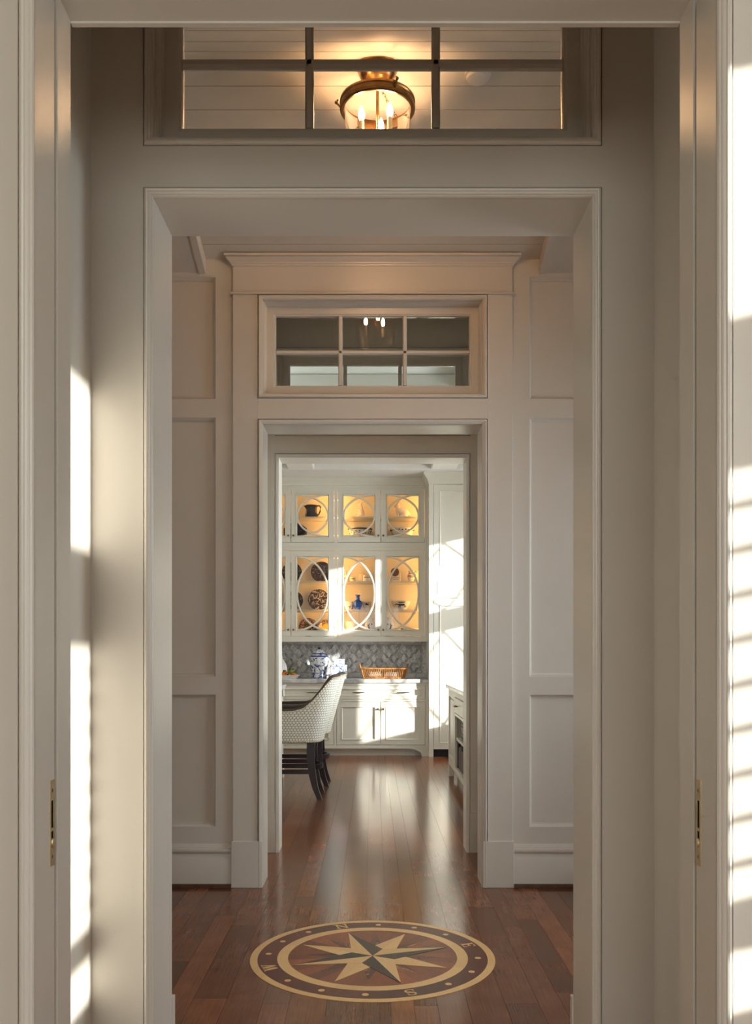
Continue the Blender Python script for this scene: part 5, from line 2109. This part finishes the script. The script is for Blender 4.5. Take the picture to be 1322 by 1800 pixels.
    for s in (-1, 1):
        leg([(0.195, s * 0.20, 0.49), (0.192, s * 0.20, 0.40), (0.196, s * 0.20, 0.30), (0.208, s * 0.199, 0.20), (0.230, s * 0.197, 0.10), (0.256, s * 0.195, 0.03), (0.268, s * 0.195, 0.0)],
            [(0.034, 0.022), (0.033, 0.022), (0.031, 0.022), (0.029, 0.021), (0.025, 0.020), (0.022, 0.018), (0.021, 0.018)])
        leg([(-0.235, s * 0.205, 0.49), (-0.240, s * 0.205, 0.25), (-0.245, s * 0.205, 0.0)], [(0.024, 0.022), (0.021, 0.020), (0.017, 0.017)])
        mb = MB()
        mb.box(L.x - 0.235, L.x + 0.195, L.y + s * 0.203 - 0.011, L.y + s * 0.203 + 0.011, 0.215, 0.252)
        mb.build('stretcher', 'espresso', st_, bevel=0.004)
    mb = MB()
    mb.box(L.x - 0.255, L.x - 0.228, L.y - 0.2, L.y + 0.2, 0.23, 0.27)
    mb.build('footrest', 'espresso', st_, bevel=0.004)
    # bowed rear stretcher
    pts = [(L.x + 0.20 + 0.075 * math.sin(math.pi * k / 10), L.y - 0.2 + 0.04 * k) for k in range(11)]
    mb = MB()
    for x, y in pts:
        mb.v += [(x - 0.011, y, 0.245), (x + 0.011, y, 0.245), (x + 0.011, y, 0.285), (x - 0.011, y, 0.285)]
    for i in range(10):
        for c in range(4):
            d = (c + 1) % 4
            mb.f.append((i * 4 + c, i * 4 + d, i * 4 + 4 + d, i * 4 + 4 + c))
    mb.build('rear_stretcher', 'espresso', st_, smooth=True)
    return st_


s1 = make_stool((-0.712, 7.975, 0))


def copy_tree(o, parent=None):
    c = o.copy()
    C.objects.link(c)
    if parent:
        c.parent = parent
    for ch in o.children:
        copy_tree(ch, c)
    return c


s2 = copy_tree(s1)
s2.location = (-0.690, 8.735, 0)
s2['label'] = 'dotted cream counter stool with brown inner back, standing nearest the china cabinet'

# ================================================================ BOOKCASE PENINSULA
PXF, PY1, PY0 = 0.762, 9.30, 6.70
PXB = 1.25
pn = thing('bookcase_peninsula', 'low white bookcase cabinet with marble top and open book shelves', 'cabinet', ((PXF + PXB) / 2, 8.0, 0))
MB().box(PXF - 0.025, PXB + 0.02, PY0, PY1 + 0.05, 0.878, 0.915).build('marble_top', 'counter_marble', pn, bevel=0.006)
YS = 8.60                        # panel section beyond, shelves before
mb = MB()
mb.box(PXF + 0.020, PXB, YS, PY1, 0.125, 0.878)
mb.box(PXB - 0.02, PXB, PY0 + 0.03, YS, 0.125, 0.878)
mb.box(PXF + 0.020, PXB, PY0 + 0.03, YS, 0.66, 0.878)
mb.box(PXF + 0.003, PXB, PY0 + 0.03, YS, 0.125, 0.165)
mb.box(PXF + 0.003, PXB, PY0 + 0.03, PY0 + 0.05, 0.125, 0.878)
mb.build('body', 'cabinet_paint', pn)
ff = MB()
ff.box(PXF, PXF + 0.021, PY1 - 0.045, PY1, 0.125, 0.878)
ff.box(PXF, PXF + 0.021, YS - 0.03, YS + 0.045, 0.125, 0.878)
ff.box(PXF, PXF + 0.021, YS + 0.045, PY1 - 0.045, 0.800, 0.878)
ff.box(PXF, PXF + 0.021, YS + 0.045, PY1 - 0.045, 0.125, 0.215)
ff.box(PXF, PXF + 0.021, PY0 + 0.03, YS - 0.03, 0.825, 0.878)
ff.box(PXF, PXF + 0.021, PY0 + 0.03, YS - 0.03, 0.650, 0.675)
ff.box(PXF, PXF + 0.021, PY0 + 0.03, YS - 0.03, 0.125, 0.168)
ff.build('face_frame', 'cabinet_paint', pn, bevel=0.002)
for fx, fy in ((PXF, PY1 - 0.075), (PXB - 0.05, PY1 - 0.075), (PXF, PY0 + 0.03), (PXB - 0.05, PY0 + 0.03)):
    MB().box(fx, fx + 0.05, fy, fy + 0.075, 0.0, 0.126).build('foot', 'cabinet_paint', pn, bevel=0.003)
MB().box(PXF + 0.08, PXB - 0.06, PY0 + 0.08, PY1 - 0.09, 0.0, 0.126).build('toe_kick', 'cabinet_paint', pn)
MB().box(PXF + 0.015, PXB - 0.02, PY0 + 0.05, YS - 0.002, 0.425, 0.448).build('shelf', 'cabinet_paint', pn)
# raised strip panel on the end section
mb = MB()
mb.prism_z([(PXF + 0.02, YS + 0.12), (PXF + 0.006, YS + 0.16), (PXF + 0.006, PY1 - 0.16), (PXF + 0.02, PY1 - 0.12)], 0.24, 0.775)
mb.build('raised_panel', 'cabinet_paint', pn)
dw = MB()
dw.box(PXF - 0.004, PXF + 0.019, 7.75, YS - 0.034, 0.680, 0.820)
dr = dw.build('drawer_front', 'cabinet_paint', pn, bevel=0.006)
dw = MB()
dw.box(PXF - 0.004, PXF + 0.019, PY0 + 0.04, 7.735, 0.680, 0.820)
dw.build('drawer_front', 'cabinet_paint', pn, bevel=0.006)
mb = MB()
yc = 8.30
mb.tube([(PXF - 0.032, yc - 0.085, 0.752), (PXF - 0.036, yc, 0.752), (PXF - 0.032, yc + 0.085, 0.752)], [0.005, 0.008, 0.005], 10)
for dy in (-0.055, 0.055):
    mb.tube([(PXF - 0.003, yc + dy, 0.752), (PXF - 0.033, yc + dy, 0.752)], 0.005, 8)
mb.build('bar_pull', 'bronze', dr, smooth=True)


def book(x0, x1, y0, y1, z0, z1, mat, label, group, flat=False):
    """spine towards -x"""
    t = thing('book', label, 'book', ((x0 + x1) / 2, (y0 + y1) / 2, z0), group)
    c = 0.003
    mb = MB()
    if flat:
        mb.box(x0, x1, y0, y1, z0, z0 + c)
        mb.box(x0, x1, y0, y1, z1 - c, z1)
        mb.box(x0, x0 + c, y0, y1, z0, z1)
    else:
        mb.box(x0, x1, y0, y0 + c, z0, z1)
        mb.box(x0, x1, y1 - c, y1, z0, z1)
        mb.box(x0, x0 + c, y0, y1, z0, z1)
    mb.build('cover', mat, t)
    mb = MB()
    if flat:
        mb.box(x0 + c, x1 - 0.005, y0 + 0.005, y1 - 0.005, z0 + c, z1 - c)
    else:
        mb.box(x0 + c, x1 - 0.005, y0 + c, y1 - c, z0 + 0.004, z1 - 0.006)
    mb.build('pages', 'page', t)


words = {'book_black': 'black', 'book_navy': 'navy', 'book_red': 'dark red', 'book_tan': 'tan', 'book_green': 'dark green', 'book_plum': 'plum', 'book_teal': 'teal', 'book_brick': 'brick red'}
seq = [('book_black', 0.05, 0.225), ('book_navy', 0.035, 0.165), ('book_brick', 0.04, 0.20), ('book_tan', 0.03, 0.205), ('book_plum', 0.045, 0.215), ('book_red', 0.05, 0.21), ('book_green', 0.055, 0.235), ('book_teal', 0.04, 0.22),
       ('book_tan', 0.04, 0.19), ('book_navy', 0.04, 0.21), ('book_red', 0.04, 0.20)]
ordn = ['first', 'second', 'third', 'fourth', 'fifth', 'sixth', 'seventh', 'eighth', 'ninth', 'tenth', 'eleventh']
y = YS - 0.02
for k, (mt, th, h) in enumerate(seq):
    book(PXF + 0.03, PXF + 0.21, y - th, y, 0.166, 0.166 + h, mt, '%s upright book, %s from the closed panel on the lower bookshelf' % (words[mt], ordn[k]), 'upright books in the peninsula')
    y -= th + 0.002
z = 0.449
for k, (mt, h) in enumerate((('book_navy', 0.032), ('book_teal', 0.028), ('book_brick', 0.03), ('book_red', 0.034), ('book_plum', 0.028), ('book_green', 0.026))):
    o_ = 0.004 * (k % 3)
    book(PXF + 0.03 + o_, PXF + 0.24, 8.02 + o_, 8.28 + o_, z, z + h, mt, '%s book lying %s from bottom in the stack on bookshelf' % (words[mt], ordn[k]), 'stacked books in the peninsula', True)
    z += h + 0.0005
z = 0.916
for k, (mt, h, lab) in enumerate((('book_tan', 0.022, 'tan book lying on the peninsula marble top'), ('brown_lid', 0.020, 'brown leather book on top of the tan book'))):
    book(PXF + 0.035 + 0.01 * k, PXF + 0.26, 7.62, 7.90 - 0.02 * k, z, z + h, mt, lab, 'books on the marble top', True)
    z += h + 0.0005
